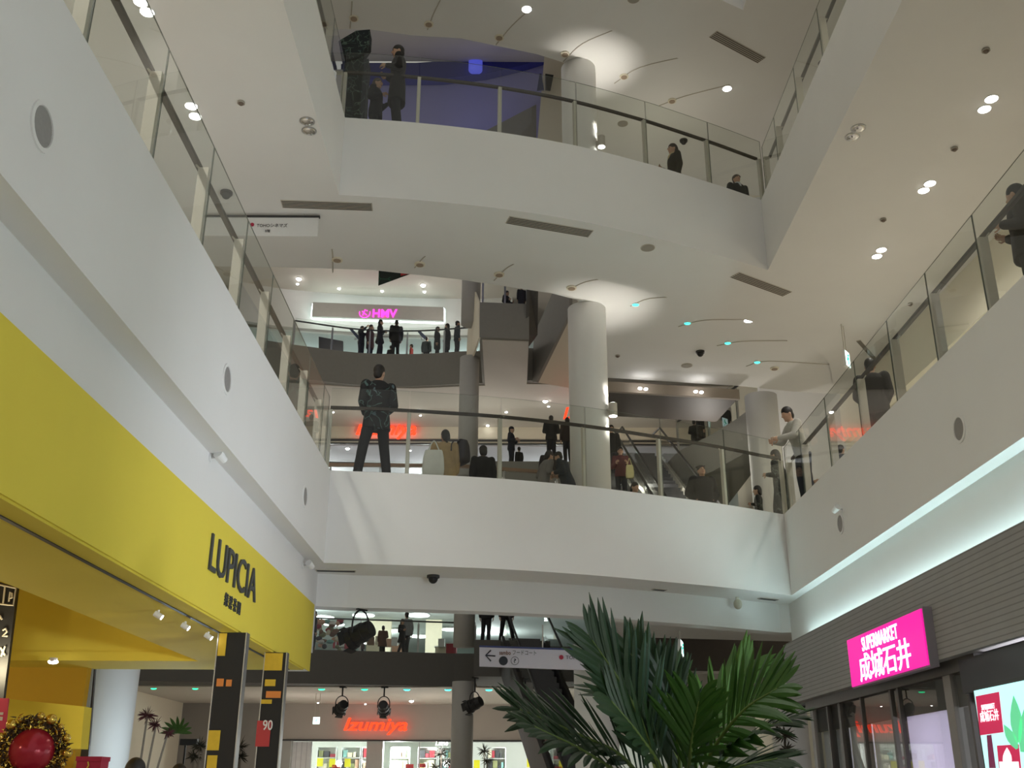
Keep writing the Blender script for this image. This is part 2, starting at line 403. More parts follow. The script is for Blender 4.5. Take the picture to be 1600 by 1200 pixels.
FAR4 = [(-14,36.6),(-8.59,38.74)]+[(p.x,p.y) for p in curve_pts([(-8.59,38.74,0),(-6.35,39.45,0),(-3.98,39.56,0),(-2.11,39.26,0)], 4)][1:]+[(-1.2,39.2),(-1.2,34.61),(.62,34.75),(.62,38.9),(14,39.3)]
fslab(FAR4, L4-FT, L4, 54, 'floor.006', [GREY], 'far fourth storey slab with concave grey balcony edge below the record shop')
# ceilings of the far galleries (rose beige)
struct(MB().box((-14,38.4,4.90),(14,53,4.938)).build('ceiling.002', PINK), 'rose beige ceiling in front of the ground floor store', 'ceiling')
struct(MB().prism([(-14,38.3),(-6.4,39.65),(-4,39.75),(-2.1,39.5),(-1.1,39.4),(-1.1,34.8),(.6,34.95),(.6,39.2),(14,39.5),(14,52),(-14,52)], L4-FT-.04, L4-FT-.002).build('ceiling.003', PINK), 'rose beige ceiling in front of the third storey store', 'ceiling')
struct(MB().prism([(-14,37.5),(14,37.5),(14,60),(-14,60)], 22.98, 24.4).build('ceiling.004', PINK), 'rose beige ceiling above the record shop', 'ceiling')
struct(MB().prism([(-1.3,24.6),(14,24.6),(14,60),(-1.3,60)], L5+3.6, L5+4.4).build('ceiling.005', PLW), 'pale ceiling high above the escalators', 'ceiling')
struct(MB().box((-14.2,24.3,0),(-14,64,27)).build('wall_left.003', PLW), 'plain far left wall of the rear court', 'wall')
struct(MB().prism([(7.0,27.4),(9,26.6),(9,26.8),(7.0,27.6)], L2-1.4, L4).build('wall_right.007', PL), 'white wall at the end of the right gallery behind the broad column', 'wall')
struct(MB().box((14,24.3,0),(14.2,64,29)).build('wall_right.004', PLW), 'plain far right wall of the rear court', 'wall')
struct(MB().box((-14,64,0),(14,64.2,24)).build('wall_back', SHOPW), 'pale green rear wall deep inside the stores', 'wall')
# --- ground floor store
HEAD = mat('store_header', (.50,.45,.40), .8, 0, .04, 2)
struct(MB().box((-14,46.6,3.46),(9,47.1,4.90)).build('wall_back.001', HEAD), 'beige header wall carrying the ground floor store sign', 'wall')
struct(MB().box((-14,46.5,3.40),(9,47.2,3.46)).build('trim_20', DARKG), 'dark edge trim below the ground floor store header', 'trim')
struct(MB().box((-14,53,0),(14,53.2,4.9)).build('wall_back.002', mat('store_white', (.86,.86,.82), .8, 0, .03, 1)), 'pale rear wall of the ground floor store', 'wall')
for i, (p0, p1) in enumerate([(573,598),(440,455),(446,452)][:2]):
    x0 = aty(p0,1180,46.7).x; x1 = aty(p1,1180,46.7).x
    struct(MB().box((x0,46.55,0),(x1,47.1,3.40)).build('trim_%d' % (21+i), GREYL), ['grey pier between the two store windows','grey pier at the left end of the store front'][i], 'pier')
struct(MB().box((-14,46.3,0),(aty(432,1150,46.4).x,46.6,4.9)).build('wall_back.012', mat('court_wall_grey', (.30,.28,.26), .85, 0, .05, 3)), 'grey wall left of the ground floor store, seen through the tea shop', 'wall')
# --- second storey store
struct(MB().box((-14,41.6,9.0),(14,64,9.1)).build('ceiling.006', SHOPW), 'white ceiling of the second storey store', 'ceiling')
struct(MB().box((-14,41.4,9.0),(14,41.7,L3-1.2)).build('wall_back.003', PLW), 'pale header above the second storey store', 'wall')
# --- third storey store
struct(MB().box((-14,44.6,16.02),(14,45.0,L4-FT)).build('wall_back.004', PLW), 'pale header wall carrying the third storey store sign', 'wall')
struct(MB().box((-14,44.5,16.14),(14,44.6,16.22)).build('trim_24', DARKG), 'upper dark groove below the third storey store header', 'trim')
struct(MB().box((-14,44.5,15.98),(14,44.6,16.04)).build('trim_25', DARKG), 'lower dark groove below the third storey store header', 'trim')
struct(MB().box((-14,44.7,15.96),(14,51.5,16.02)).build('ceiling.007', mat('lavender_soffit', (.55,.52,.58), .8, 0, .03, 2)), 'lavender grey ceiling inside the third storey store', 'ceiling')
struct(MB().box((-14,51.5,L3),(14,51.8,16)).build('wall_back.005', SHOPW), 'pale rear wall of the third storey store', 'wall')
# --- fourth storey record shop: concave white wall, cove-lit sign board, glazed front
HW = [(p.x,p.y) for p in curve_pts([(-12.5,42.2,0),(-10.36,43.04,0),(-6.0,43.8,0),(-2.42,43.95,0),(0,43.8,0)], 5)]
struct(MB().strip(HW, 21.1, 22.98, .3).build('wall_back.006', PL), 'concave white wall above the record shop entrance', 'wall')
struct(MB().box((-13,50.5,L4),(1,50.7,23)).build('wall_back.007', mat('record_shop_blue', (.42,.55,.62), .8, 0, .05, 1)), 'bluish rear wall inside the record shop', 'wall')
struct(MB().prism([(-13,42.9),(-6,44.2),(1,44.2),(1,50.5),(-13,50.5)], 21.02, 21.1).build('ceiling.008', SHOPW), 'white ceiling inside the record shop', 'ceiling')

# ================================================================== UPPER LEFT: cinema lobby with blue light
LAV = mat('lavender_wall', (.40,.39,.66), .8, 0, .04, 1)
BLUE = mat('deep_blue_paint', (.04,.045,.26), .7, 0, .08, 2)
BLUEL = emis('blue_lit_column', (.10,.12,.70), .5)
def up(x, y, Y=30): return aty(x, y, Y)
w = [up(555,122),up(690,121),up(760,113),up(815,100),up(870,84)]
struct(MB().plate([up(540,330)]+[up(540,122)]+w+[up(900,72),up(900,330)], (0,.3,0)).build('wall_back.008', LAV), 'lavender lit wall of the cinema lobby', 'wall')
w2 = [up(540,98,29.6),up(650,98,29.6),up(745,92,29.6),up(800,80,29.6),up(850,60,29.6),up(880,52,29.6)]
struct(MB().plate([up(540,124,29.6),up(690,123,29.6),up(760,115,29.6),up(815,102,29.6),up(900,76,29.6)]+list(reversed(w2)), (0,.35,0)).build('trim_26', BLUE), 'deep blue wave-shaped bulkhead over the cinema lobby', 'bulkhead')
struct(MB().plate([(-7,20.0,up(600,40,20).z+1.2)]+[(7,20.0,up(600,40,20).z+1.2),(7,29.6,up(600,96,29.6).z),(-7,29.6,up(600,96,29.6).z)], (0,0,.3)).build('ceiling.009', mat('lobby_ceiling', (.52,.50,.44), .85, 0, .04, 1)), 'grey sloping ceiling above the cinema lobby', 'ceiling')
m = MB(); c0 = up(743,101,29.4); m.tube([c0-Vector((0,0,.24)), c0+Vector((0,0,.26))], .24, 20)
tag(m.build('blue_light', BLUEL, None, True, c0), 'round blue glowing lamp drum on the deep blue bulkhead', 'lamp')
struct(MB().plate([up(690,240,28),up(838,163,28),up(838,300,28),up(690,300,28)], (0,.3,0)).build('wall_back.009', GREY), 'grey sloping parapet in front of the lavender wall', 'wall')
struct(MB().plate([up(852,70,27),up(838,240,27),up(905,240,27),up(905,70,27)], (0,.4,0)).build('wall_back.010', PLW), 'olive grey wall edge beside the round column', 'wall')
s = thing('banner', up(850,128,26.8), 'dark blue and grey poster board hanging beside the round column upstairs', 'banner')
MB().plate([up(846,115,26.8),up(850,140,26.8),up(839,141,26.8),up(843,115,26.8)], (0,.04,0)).build('panel', mat('poster_blue', (.04,.05,.14), .6), s)
MB().plate([up(852,115,26.8),up(865,117,26.8),up(860,141,26.8),up(852,140,26.8)], (0,.04,0)).build('panel', DARKG, s)

# ================================================================== COLUMNS
def column(x, y, r, z0, z1, label, m=PL, flare=False, n=40):
    b = MB(); zs = [z0, z1-.75, z1-.45, z1-.25, z1-.10, z1-.02] if flare else [z0, z1]
    rs = [r, r, r+.012, r+.045, r+.13, r+.30] if flare else [r, r]
    b.tube([(x,y,z) for z in zs], rs, n)
    return struct(b.build('column', m, None, True, (x,y,z0)), label, 'column')
CX, CY, CR = 1.53, 19.35, .39
column(CX, CY, CR, 0, 4.18, 'round white column under the bridge, behind the palm')
column(CX, CY, CR, L2, L3-FT, 'big round white column standing on the second storey bridge')
column(CX-.05, CY+.1, CR, L3, L4-FT, 'round column on the third storey bridge with a glowing wall lamp')
for z0, z1, lab in [(0,4.94,'slender grey far column at ground level below the dark balcony'),(L2,L3-1.2,'slender grey far column on the second storey beside the shop'),(L3,L4-FT,'slender grey far column behind the third storey bridge rail'),(L4,22.98,'slender grey far column beside the record shop')]:
    column(-1.62, 36.6, .37, z0, z1, lab, GREYL, False, 28)
for z0, z1, lab in [(L3-8,L3-FT,'broad pale column at the right end of the bridge'),(0,4.18,'white lit column behind the palm on the right')]:
    column(6.25, 24.4, .40, max(z0,0) if z0 > 4.3 else (L2 if z1 > 6 else 0), z1, lab, PL, False)
column(-7.2, 19.4, .46, 0, L2-FT, 'bluish white column seen through the tea shop', PL, False)
# ================================================================== ceiling joints
k = 1
for pix in [[(520,425),(520,400),(518,385)],[(648,418),(662,402),(676,392)],[(772,438),(790,420),(803,412)],[(890,452),(915,440),(955,433)],[(985,478),(1015,466),(1075,463)],[(1060,510),(1100,500),(1165,499)],[(1120,540),(1160,533),(1230,532)],[(1166,572),(1200,564),(1310,570)]]:
    joint(pix, L3-FT, k+1); k += 1
for pix in [[(547,44),(549,20),(550,2)],[(668,46),(678,20),(688,0)],[(775,70),(800,40),(835,8)],[(880,96),(910,68),(960,46)],[(960,130),(1000,105),(1080,86)],[(1030,165),(1070,150),(1140,132)]]:
    joint(pix, L4-FT, k+1); k += 1
# ================================================================== BALUSTRADES
def along(path, dists):
    P = [Vector((p[0],p[1],0)) for p in path]; out = []
    for dd in dists:
        acc = 0
        for i in range(len(P)-1):
            L = (P[i+1]-P[i]).length
            if acc+L >= dd-1e-6 or i == len(P)-2:
                t = (P[i+1]-P[i])/L; out.append((P[i]+t*min(max(dd-acc,0),L), t, i)); break
            acc += L
    return out
def plen(path):
    P = [Vector((p[0],p[1],0)) for p in path]; return sum((P[i+1]-P[i]).length for i in range(len(P)-1))
def sub(path, d0, d1):
    P = [Vector((p[0],p[1],0)) for p in path]
    pts = [along(path,[d0])[0][0]]; acc = 0
    for i in range(len(P)-1):
        acc += (P[i+1]-P[i]).length
        if d0+1e-3 < acc < d1-1e-3: pts.append(P[i+1])
    pts.append(along(path,[d1])[0][0]); return pts
def balustrade(path, z, stations, label, side=1, post=(.055,.10), ph=1.02, gh=1.40, rh=1.09, rail_off=.15, post_off=.07, railm=None, postm=None, rail=(.05,.045), glass=True, gname='glass_balustrade'):
    """path: glass line; side=+1 puts posts and rail to the left of travel (the walkway side)"""
    railm = railm or RAILM; postm = postm or METAL
    mid = along(path, [plen(path)/2])[0][0]
    root = thing(gname, (mid.x, mid.y, z), label, 'balustrade')
    for i in range(len(stations)-1):
        if not glass: break
        g = MB(); pts = sub(path, stations[i]+.006, stations[i+1]-.006); n = len(pts)
        offs = []
        for k in range(n):
            t = (pts[min(k+1,n-1)]-pts[max(k-1,0)]).normalized(); offs.append(Vector((-t.y,t.x,0))*side*.006)
        vs = []
        for zz in (z-.03, z+gh): vs += [p-o+Vector((0,0,zz)) for p,o in zip(pts,offs)]+[p+o+Vector((0,0,zz)) for p,o in zip(pts,offs)]
        fs = []; ms = []
        for k in range(n-1):
            fs += [(k,k+1,2*n+k+1,2*n+k),(n+k+1,n+k,3*n+k,3*n+k+1)]; ms += [0,0]
            fs += [(n+k,n+k+1,k+1,k),(2*n+k,2*n+k+1,3*n+k+1,3*n+k)]; ms += [1,1]
        fs += [(n,0,2*n,3*n),(n-1,2*n-1,4*n-1,3*n-1)]; ms += [1,1]
        g.v = vs; g.f = fs; g.m = ms
        g.build('glass_pane', [GLASS, GEDGE], root)
    for d in stations:
        p, t, _ = along(path,[d])[0]; nrm = Vector((-t.y,t.x,0))*side; q = p+nrm*post_off
        b = MB(); M = Matrix((t, nrm, Vector((0,0,1)))).transposed()
        c = q+Vector((0,0,z))
        pts = []
        for zz, s in ((0,1),(ph,1)):
            for sx, sy in ((-1,-1),(1,-1),(1,1),(-1,1)): pts.append(c+t*(sx*post[0]/2*s)+nrm*(sy*post[1]/2*s)+Vector((0,0,zz)))
        b.add(pts, [(3,2,1,0),(4,5,6,7),(0,1,5,4),(1,2,6,5),(2,3,7,6),(3,0,4,7)])
        b.bar(c+Vector((0,0,ph-.05)), p+nrm*rail_off+Vector((0,0,z+rh-.03)), .03, .015)
        b.build('post', postm, root)
    L = plen(path); rp = []
    for d in [L*i/40 for i in range(41)]:
        p, t, _ = along(path,[d])[0]; rp.append(p+Vector((-t.y,t.x,0))*side*rail_off+Vector((0,0,z+rh)))
    r = MB()
    for i in range(40): r.bar(rp[i], rp[i+1], rail[0], rail[1])
    r.build('handrail', railm, root)
    return root
def st(a, step, L):
    out = []; x = a
    while x <= L+1e-6: out.append(x); x += step
    return out
# left second storey
pL2 = [(-2.87,-4),(-2.87,15.32)]
balustrade(pL2, L2, [4+v for v in (-1.2,.2,1.6,3.0,4.35,5.67,7.05,8.47,9.85,11.12,12.4,13.62,14.8)]+[19.3], 'glass balustrade with flat beige posts along the left second storey gallery', 1, gh=1.22, ph=.98, rh=1.05)
pR2 = [(4.92,17.95),(4.92,-4)]
balustrade(pR2, L2, [.05]+[17.95-v for v in (16.85,15.3,13.8,12.4,11.05,9.7,8.3,6.9,5.5,4.1,2.7,1.3,-.1)], 'glass balustrade with flat beige posts along the right second storey gallery', 1, gh=1.24, ph=.96, rh=1.05)
G2 = [(p.x-.0, p.y+.04) for p in F2]; G2[0] = (-2.86,15.30); G2[-1] = (4.92,17.93)
def dist_at(path, xs):
    out = []
    for x in xs:
        acc = 0
        for i in range(len(path)-1):
            a, b = path[i], path[i+1]; L = math.hypot(b[0]-a[0], b[1]-a[1])
            if a[0] <= x <= b[0]: out.append(acc+L*(x-a[0])/(b[0]-a[0])); break
            acc += L
    return out
x2 = [aty(px, 730, y).x for px, y in ((501,15.5),(637,15.5),(782,15.75),(915,16.2),(1033,16.8),(1133,17.3))]
balustrade(G2, L2, dist_at(G2, [max(x2[0],-2.85)]+x2[1:]+[4.90]), 'curved glass balustrade along the second storey bridge', 1, post=(.06,.07), gh=1.37, rail_off=.14)
G3 = [(p.x, p.y+.05) for p in F3]; G3[0] = (-2.95,14.86); G3[-1] = (4.93,17.5)
x3 = [aty(px, 170, y).x for px, y in ((654,15.05),(782,15.3),(900,15.7),(1008,16.2),(1104,16.8))]
balustrade(G3, L3, dist_at(G3, [-2.93]+x3+[4.91]), 'curved glass balustrade along the third storey bridge', 1, post=(.06,.07))
balustrade([(-2.95,-4),(-2.95,14.86)], L3, st(.35, 1.45, 18.8)+[18.85], 'glass balustrade at the top left of the third storey gallery', 1, gh=1.22, rh=1.05)
balustrade([(4.93,17.5),(4.93,-4)], L3, [.05,1.05,2.5,4.0,5.5,7.0,8.5,10,11.5], 'glass balustrade at the top right of the third storey gallery', 1, gh=1.24, rh=1.05)
# rear rail of the second storey bridge
balustrade([(.9,19.45),(-1,19.0),(-8.8,18.85)], L2, [.05,1.1,2.5,3.9,5.3,6.7,8.1], 'glass balustrade with bronze handrail at the rear of the second storey bridge', 1, railm=RAILB, postm=STEEL, post=(.05,.05), gh=1.0, rh=1.16, rail=(.07,.06))
# far galleries
E4 = [(p[0],p[1]+.12) for p in FAR4[:11]][1:]
def farrail(path, z, step, label, gh=1.22, rh=1.12, **k):
    L = plen(path); n = max(1, round(L/step)); return balustrade(path, z, [L*i/n for i in range(n+1)], label, 1, post=(.07,.05), postm=STEEL, railm=DARKG, gh=gh, rh=rh, rail_off=.06, post_off=.04, rail=(.05,.05), **k)
farrail([(p.x,p.y+.1) for p in curve_pts([(-8.9,38.6,0),(-6.35,39.45,0),(-3.98,39.56,0),(-2.11,39.26,0),(-1.3,39.15,0)], 4)], L4, 1.5, 'far glass balustrade in front of the record shop')
farrail([(-9.5,37.3),(-7.03,37.63),(-4.53,38.1),(-2.04,38.58),(-1.3,38.6)], L2, 2.3, 'far glass balustrade in front of the second storey store')
farrail([(-1.1,34.85),(.55,34.95)], L4, .8, 'short far balustrade on the fourth storey escalator landing')
farrail([(5.63,33.6),(6.45,31.8),(6.98,30.2),(7.4,28.5)], L3, 1.8, 'balustrade along the convex grey third storey balcony')
farrail([(-8.9,38.4),(-4.5,38.75),(-1.3,39.0)], L3, 2.0, 'far glass balustrade in front of the third storey store')
# ================================================================== SIGNS
UPV = (0,0,1)
def raised(name, label, cat, txt, pos, right, nrm, w, h, depth, m, bold=0.0, shear=0.0, ls=1.0, parent=None):
    mb = text_mb(txt, pos, right, UPV, nrm, w, h, depth, bold, shear, ls)
    if parent is not None: return mb.build(name, m, parent)
    return tag(mb.build(name, m, None, False, pos), label, cat)
CHAR = mat('letter_charcoal', (.045,.05,.055), .5, 0, .05, 10)
# tea shop fascia, soffit
t = thing('shop_fascia', (-3.0,6,3.19), 'long yellow fascia board and soffit of the tea shop', 'fascia')
MB().box((-3.0,-4,3.19),(-2.985,15.9,4.17)).build('fascia_board', YEL, t)
b = MB(); b.box((-4.22,-4,3.17),(-3.0,15.5,3.29)); b.box((-9,14.42,3.17),(-4.22,15.5,3.29)); b.build('soffit', YEL, t)
MB().bar((-3.2,-4,3.168),(-3.2,15.4,3.168),.035,.012).build('track', DARKG, t)
b = MB(); b.box((-9,14.45,3.29),(-4.2,14.6,4.9)); b.build('end_panel', YEL, t)
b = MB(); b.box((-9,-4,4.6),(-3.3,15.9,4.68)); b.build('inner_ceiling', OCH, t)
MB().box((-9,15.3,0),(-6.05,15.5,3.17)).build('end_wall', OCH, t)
a0 = atx(324,895,-2.98)
raised('shop_sign', 'charcoal tea shop lettering on the yellow fascia', 'sign', 'LUPICIA', (-2.984,10.16,3.58), (0,1,0), (1,0,0), 1.98, .37, .02, CHAR, .002)
raised('shop_sign', 'small charcoal kanji below the tea shop lettering', 'sign', '緑碧茶園', (-2.984,10.86,3.345), (0,1,0), (1,0,0), .66, .14, .015, CHAR, 0, 0, 1.6)
# supermarket light box
sg = thing('sign_box', (4.55,12.9,3.15), 'magenta glowing supermarket sign box on the grey tile cladding', 'sign')
ya, yb = 11.5, 14.22
MAG = emis('sign_magenta_face', (.86,.008,.36), .85); WHT = emis('sign_white_lettering', (1,.88,1), 2.2)
MB().box((4.52,ya,2.83),(4.62,yb,3.47)).build('case', mat('sign_case_grey', (.25,.22,.25), .5, .3), sg)
MB().box((4.505,ya+.02,2.85),(4.52,yb-.02,3.45)).build('face', MAG, sg)
raised('lettering', '', '', 'SUPERMARKET', (4.505,13.60,3.235), (0,-1,0), (-1,0,0), 1.30, .17, .006, WHT, .008, 0, 1.0, sg)
raised('lettering', '', '', '成城石井', (4.505,13.80,2.875), (0,-1,0), (-1,0,0), 1.82, .335, .006, WHT, .006, 0, .95, sg)
# record shop sign
hs = thing('sign_board', (-6.4,43.3,21.9), 'long grey record shop sign board with white cove glow around it', 'sign')
pa, pb, pc, pd = aty(489,472,42.7), aty(693,480,42.7), aty(693,501,42.7), aty(487,494,42.7)
MB().plate([pd,pc,pb,pa], (0,.12,0)).build('board', mat('sign_board_grey', (.46,.45,.41), .7), hs)
CT = emis('cove_glow_tube', (.8,1,.96), 5)
b = MB(); b.bar(pa+Vector((0,.2,.04)), pb+Vector((0,.2,.04)), .06,.06); b.bar(pd+Vector((0,.2,-.04)), pc+Vector((0,.2,-.04)), .06,.06)
b.bar(pa+Vector((-.04,.2,0)), pd+Vector((-.04,.2,0)), .06,.06); b.bar(pb+Vector((.04,.2,0)), pc+Vector((.04,.2,0)), .06,.06); b.build('tube', CT, hs)
q0 = aty(582,496,42.69); q1 = aty(620,496,42.69); hh = (aty(582,483,42.69)-q0).length
raised('lettering', '', '', 'HMV', q0, (1,0,0), (0,-1,0), (q1-q0).length, hh*.95, .04, PINKS, .022, 0, 1.0, hs)
c = aty(570,489,42.69); b = MB()
ring = [c+Vector((math.cos(i*PI/12)*.24, -.02, math.sin(i*PI/12)*.24)) for i in range(11,26)]
b.tube(ring, .022, 6); b.tube([c+Vector((-.09,-.02,-.13)),c+Vector((.0,-.02,.15)),c+Vector((.12,-.02,.1))], .022, 6); b.tube([c+Vector((-.12,-.02,.08)),c+Vector((.1,-.02,-.12))], .022, 6)
b.build('emblem', PINKS, hs)
# red store signs
def izu(px0, px1, pyb, pyt, Y, label, txt='Izumiya'):
    a, b2 = aty(px0,pyb,Y), aty(px1,pyb,Y)
    h = (aty(px0,pyt,Y)-a).z
    return raised('store_sign', label, 'sign', txt, a, (1,0,0), (0,-1,0), b2.x-a.x, h, .12, REDS, .010, .28)
izu(537,636,1148,1122,46.4,'red glowing store lettering on the beige ground floor header')
izu(556,650,686,660,44.4,'red glowing store lettering behind the man on the bridge')
a = aty(905,656,40); 
t2 = thing('store_sign', aty(950,650,39.5), 'red glowing store lettering partly hidden behind the round column', 'sign')
mb = text_mb('Izumiya', aty(880,661,39.5), (1,0,.12), UPV, (0,-1,0), aty(985,640,39.5).x-aty(880,661,39.5).x, .62, .1, .010, .2); mb.build('lettering', REDS, t2)
# cinema hanging sign
ts = thing('hanging_sign', (-4.2,15.4,10.6), 'white hanging cinema sign with dark top rail behind the left balustrade', 'sign')
sa, sb = aty(318,342,15.4), aty(498,340,15.4); sc = aty(498,369,15.4)
MB().plate([(sa.x,15.4,sc.z),(sb.x,15.4,sc.z),(sb.x,15.4,sb.z),(sa.x,15.4,sb.z)], (0,.03,0)).build('panel', WHITE, ts)
MB().bar((sa.x-.02,15.41,sb.z+.015),(sb.x+.02,15.41,sb.z+.015),.05,.035).build('top_rail', DARKG, ts)
for q in (sa.x+.3, sb.x-.25): MB().tube([(q,15.41,sb.z),(q,15.41,Z3)], .006, 6).build('rod', STEEL, ts)
p0 = aty(401,355,15.39); p1 = aty(449,355,15.39)
raised('lettering', '', '', 'TOHOシネマズ', p0, (1,0,0), (0,-1,0), p1.x-p0.x, .075, .004, mat('sign_text_grey', (.10,.09,.09), .6), .0, 0, 1, ts)
p0 = aty(414,363,15.39); raised('lettering', '', '', '5階', p0, (1,0,0), (0,-1,0), .085, .055, .004, MATS['sign_text_grey'], 0, 0, 1, ts)
MB().disc(aty(394,351,15.39), .035, (0,-1,0), .004).build('emblem', mat('emblem_crimson', (.45,.02,.06), .5), ts)
# direction sign under the bridge
Yd = 18.0
ds = thing('hanging_sign', (.9,Yd,3.6), 'long white hanging direction sign with arrows, partly behind the palm', 'sign')
da, db, dc, dd = aty(749,1011,Yd), aty(1046,1021,Yd), aty(1046,1052,Yd), aty(749,1041,Yd)
MB().plate([dd,dc,db,da], (0,.06,0)).build('panel', mat('sign_lavender_white', (.74,.72,.82), .5, 0, .02), ds)
MB().bar(da+Vector((0,.03,.012)), db+Vector((0,.03,.012)), .07,.03).build('top_rail', mat('sign_blue_rail', (.05,.07,.22), .4), ds)
for px in (848, 1010):
    p = aty(px,1013,Yd+.03); MB().tube([p,(p.x,p.y,4.19)], .012, 8).build('rod', WHITE, ds)
INK = mat('sign_ink', (.02,.025,.04), .5)
Yt = Yd-.004
def stroke(b, pts, r): b.tube([aty(x,y,Yt) for x,y in pts], r, 6)
b = MB(); stroke(b, [(774,1025),(759,1024)], .012); stroke(b, [(767,1016),(759,1024),(767,1033)], .012); b.build('arrow', INK, ds)
b = MB(); stroke(b, [(1024,1033),(1040,1033.5)], .012); stroke(b, [(1031,1025),(1040,1033.5),(1031,1042)], .012); b.build('arrow', INK, ds)
p0 = aty(801,1023,Yt); raised('lettering', '', '', 'フードコート', p0, (1,0,-.02), (0,-1,0), aty(838,1023,Yt).x-p0.x, .075, .004, INK, 0, 0, 1, ds)
p0 = aty(780,1023,Yt); raised('lettering', '', '', 'sambo', p0, (1,0,-.02), (0,-1,0), aty(798,1023,Yt).x-p0.x, .07, .004, mat('sign_text_brown', (.25,.12,.08), .6), .02, 0, 1, ds)
MB().disc(aty(786.5,1032.5,Yt), .075, (0,-1,0), .004, 24).build('emblem', INK, ds)
c = aty(804.5,1032.5,Yt); b = MB(); b.tube([c+Vector((math.cos(i*PI/12)*.065,0,math.sin(i*PI/12)*.065)) for i in range(25)], .004, 6); b.build('emblem', INK, ds)
raised('lettering', '', '', '?', c+Vector((-.02,0,-.035)), (1,0,0), (0,-1,0), .04, .07, .004, INK, .01, 0, 1, ds)
MB().disc(aty(877,1027,Yt), .038, (0,-1,0), .004, 20).build('emblem', MATS['emblem_crimson'], ds)
p0 = aty(884,1030,Yt); raised('lettering', '', '', 'TOHO', p0, (1,0,-.02), (0,-1,0), .26, .06, .004, INK, 0, 0, 1, ds)
# exit lights
EXW = emis('exit_light_face', (.75,1,.95), 2.2); EXG = emis('exit_pictogram_green', (.0,.55,.35), 1.2)
def exit_sign(pc, right, w, h, rods, zc, label, proto=None):
    R = Vector(right).normalized(); N = Vector((R.y,-R.x,0)); pc = Vector(pc)
    t = thing('exit_sign', pc, label, 'exit sign')
    M = Matrix((R, -N, Vector((0,0,1)))).transposed()
    MB().cbox(pc, (w,.06,h), M).build('case', WHITE, t)
    MB().cbox(pc+N*.033, (w*.92,.006,h*.9), M).build('face', EXW, t)
    b = MB(); o = pc+N*.038
    b.ell(o+R*(w*.06)+Vector((0,0,h*.22)), (h*.07,)*3, 8, 6)
    for s in ([(.04,.12),(-.04,-.06)],[(-.04,-.06),(-.2,-.1),(-.26,-.02)],[(-.04,-.06),(.08,-.18),(.04,-.34)],[(.02,.1),(.18,.02)],[(.02,.1),(-.14,.06)]):
        b.tube([o+R*(w*x)+Vector((0,0,h*z)) for x, z in s], h*.035, 6)
    b.build('pictogram', EXG, t)
    for s in rods: MB().tube([pc+R*s+Vector((0,0,h/2)), Vector((pc.x+R.x*s, pc.y+R.y*s, zc))], .01, 6).build('rod', METAL, t)
exit_sign(aty(494.5,1126,41), (1,0,0), .27, .27, (-.08,.08), 4.9, 'small square glowing exit sign left of the ground floor store lettering')
exit_sign(aty(1003,645,33), (1,0,0), .30, .34, (), 0, 'small glowing exit sign to the right of the half-hidden red lettering')
e0 = atz(1312,508,Z3); exit_sign(Vector((e0.x+.05,e0.y,atz(1320,573,9.9).z+.0)), (.6,.8,0), .26, .36, (-.06,.06), Z3, 'glowing exit sign hanging on two rods above the right gallery')
e1 = aty(1063,1013,18.6); exit_sign(e1, (.25,.97,0), .42, .27, (0,), 4.18, 'exit sign hanging edge-on from a white rod above the palm')
# triangular hanging banner
bn = thing('banner', aty(600,430,24), 'dark green hanging pennant with red streaks below the third storey slab', 'banner')
MB().plate([aty(592,418,24),aty(651,424,24),aty(591,446,24)], (0,.02,0)).build('cloth', floral_mat('pennant_print', (.012,.02,.016), (.02,.09,.05), (.04,.05,.05), 3), bn)
MB().plate([aty(626,424,23.97),aty(648,425,23.97),aty(626,431,23.97)], (0,.01,0)).build('lettering', mat('pennant_red', (.4,.02,.02), .6), bn)
# ------------------------------------------------------------------ shop lightbox on the right
lb = thing('light_box', (4.6,10,1.9), 'tall pale turquoise light box poster in the supermarket window', 'light box')
LBF = emis('light_box_face', (.52,.95,.95), .95); LBR = emis('light_box_crimson', (.5,.01,.07), .8); LBG = emis('light_box_leaf', (.12,.62,.30), .8); LBW = emis('light_box_white', (.95,.9,.95), 1.0); LBD = emis('light_box_plum', (.16,.01,.06), .6)
MB().box((4.66,6.5,.35),(4.76,10.86,2.56)).build('case', DARKG, lb)
MB().box((4.645,6.55,.40),(4.66,10.80,2.52)).build('face', LBF, lb)
def onbox(pts, d, m, nm):
    MB().plate([atx(x,y,4.642) for x,y in pts], (d,0,0)).build(nm, m, lb)
onbox([(1525,1088),(1561,1081),(1568,1144),(1532,1149)], -.004, LBR, 'poster')
q = atx(1534.5,1110,4.636); raised('lettering','','','SUPERMARKET', q, (0,-1,0), (-1,0,0), q.y-atx(1555,1107,4.636).y, .05, .004, LBW, .01, 0, 1, lb)
q = atx(1533,1129,4.636); raised('lettering','','','成城石井', q, (0,-1,0), (-1,0,0), q.y-atx(1562,1126,4.636).y, .105, .004, LBW, .01, 0, 1, lb)
onbox([(1542,1149),(1549,1148),(1556,1200),(1546,1200)], -.003, LBD, 'poster_stem')
def leafpts(x0,y0,x1,y1,w):
    dx, dy = x1-x0, y1-y0; L = math.hypot(dx,dy); nx, ny = -dy/L, dx/L; o = []
    for t in (0,.2,.4,.6,.8): o.append((x0+dx*t+nx*w*math.sin(PI*(t*.9+.1)), y0+dy*t+ny*w*math.sin(PI*(t*.9+.1))))
    o.append((x1,y1))
    for t in (.8,.6,.4,.2,0): o.append((x0+dx*t-nx*w*math.sin(PI*(t*.9+.1)), y0+dy*t-ny*w*math.sin(PI*(t*.9+.1))))
    return o
for l in [(1592,1160,1584,1087,9),(1590,1170,1569,1132,7),(1598,1175,1606,1095,9)]: onbox(leafpts(*l), -.004, LBG, 'printed_leaf')
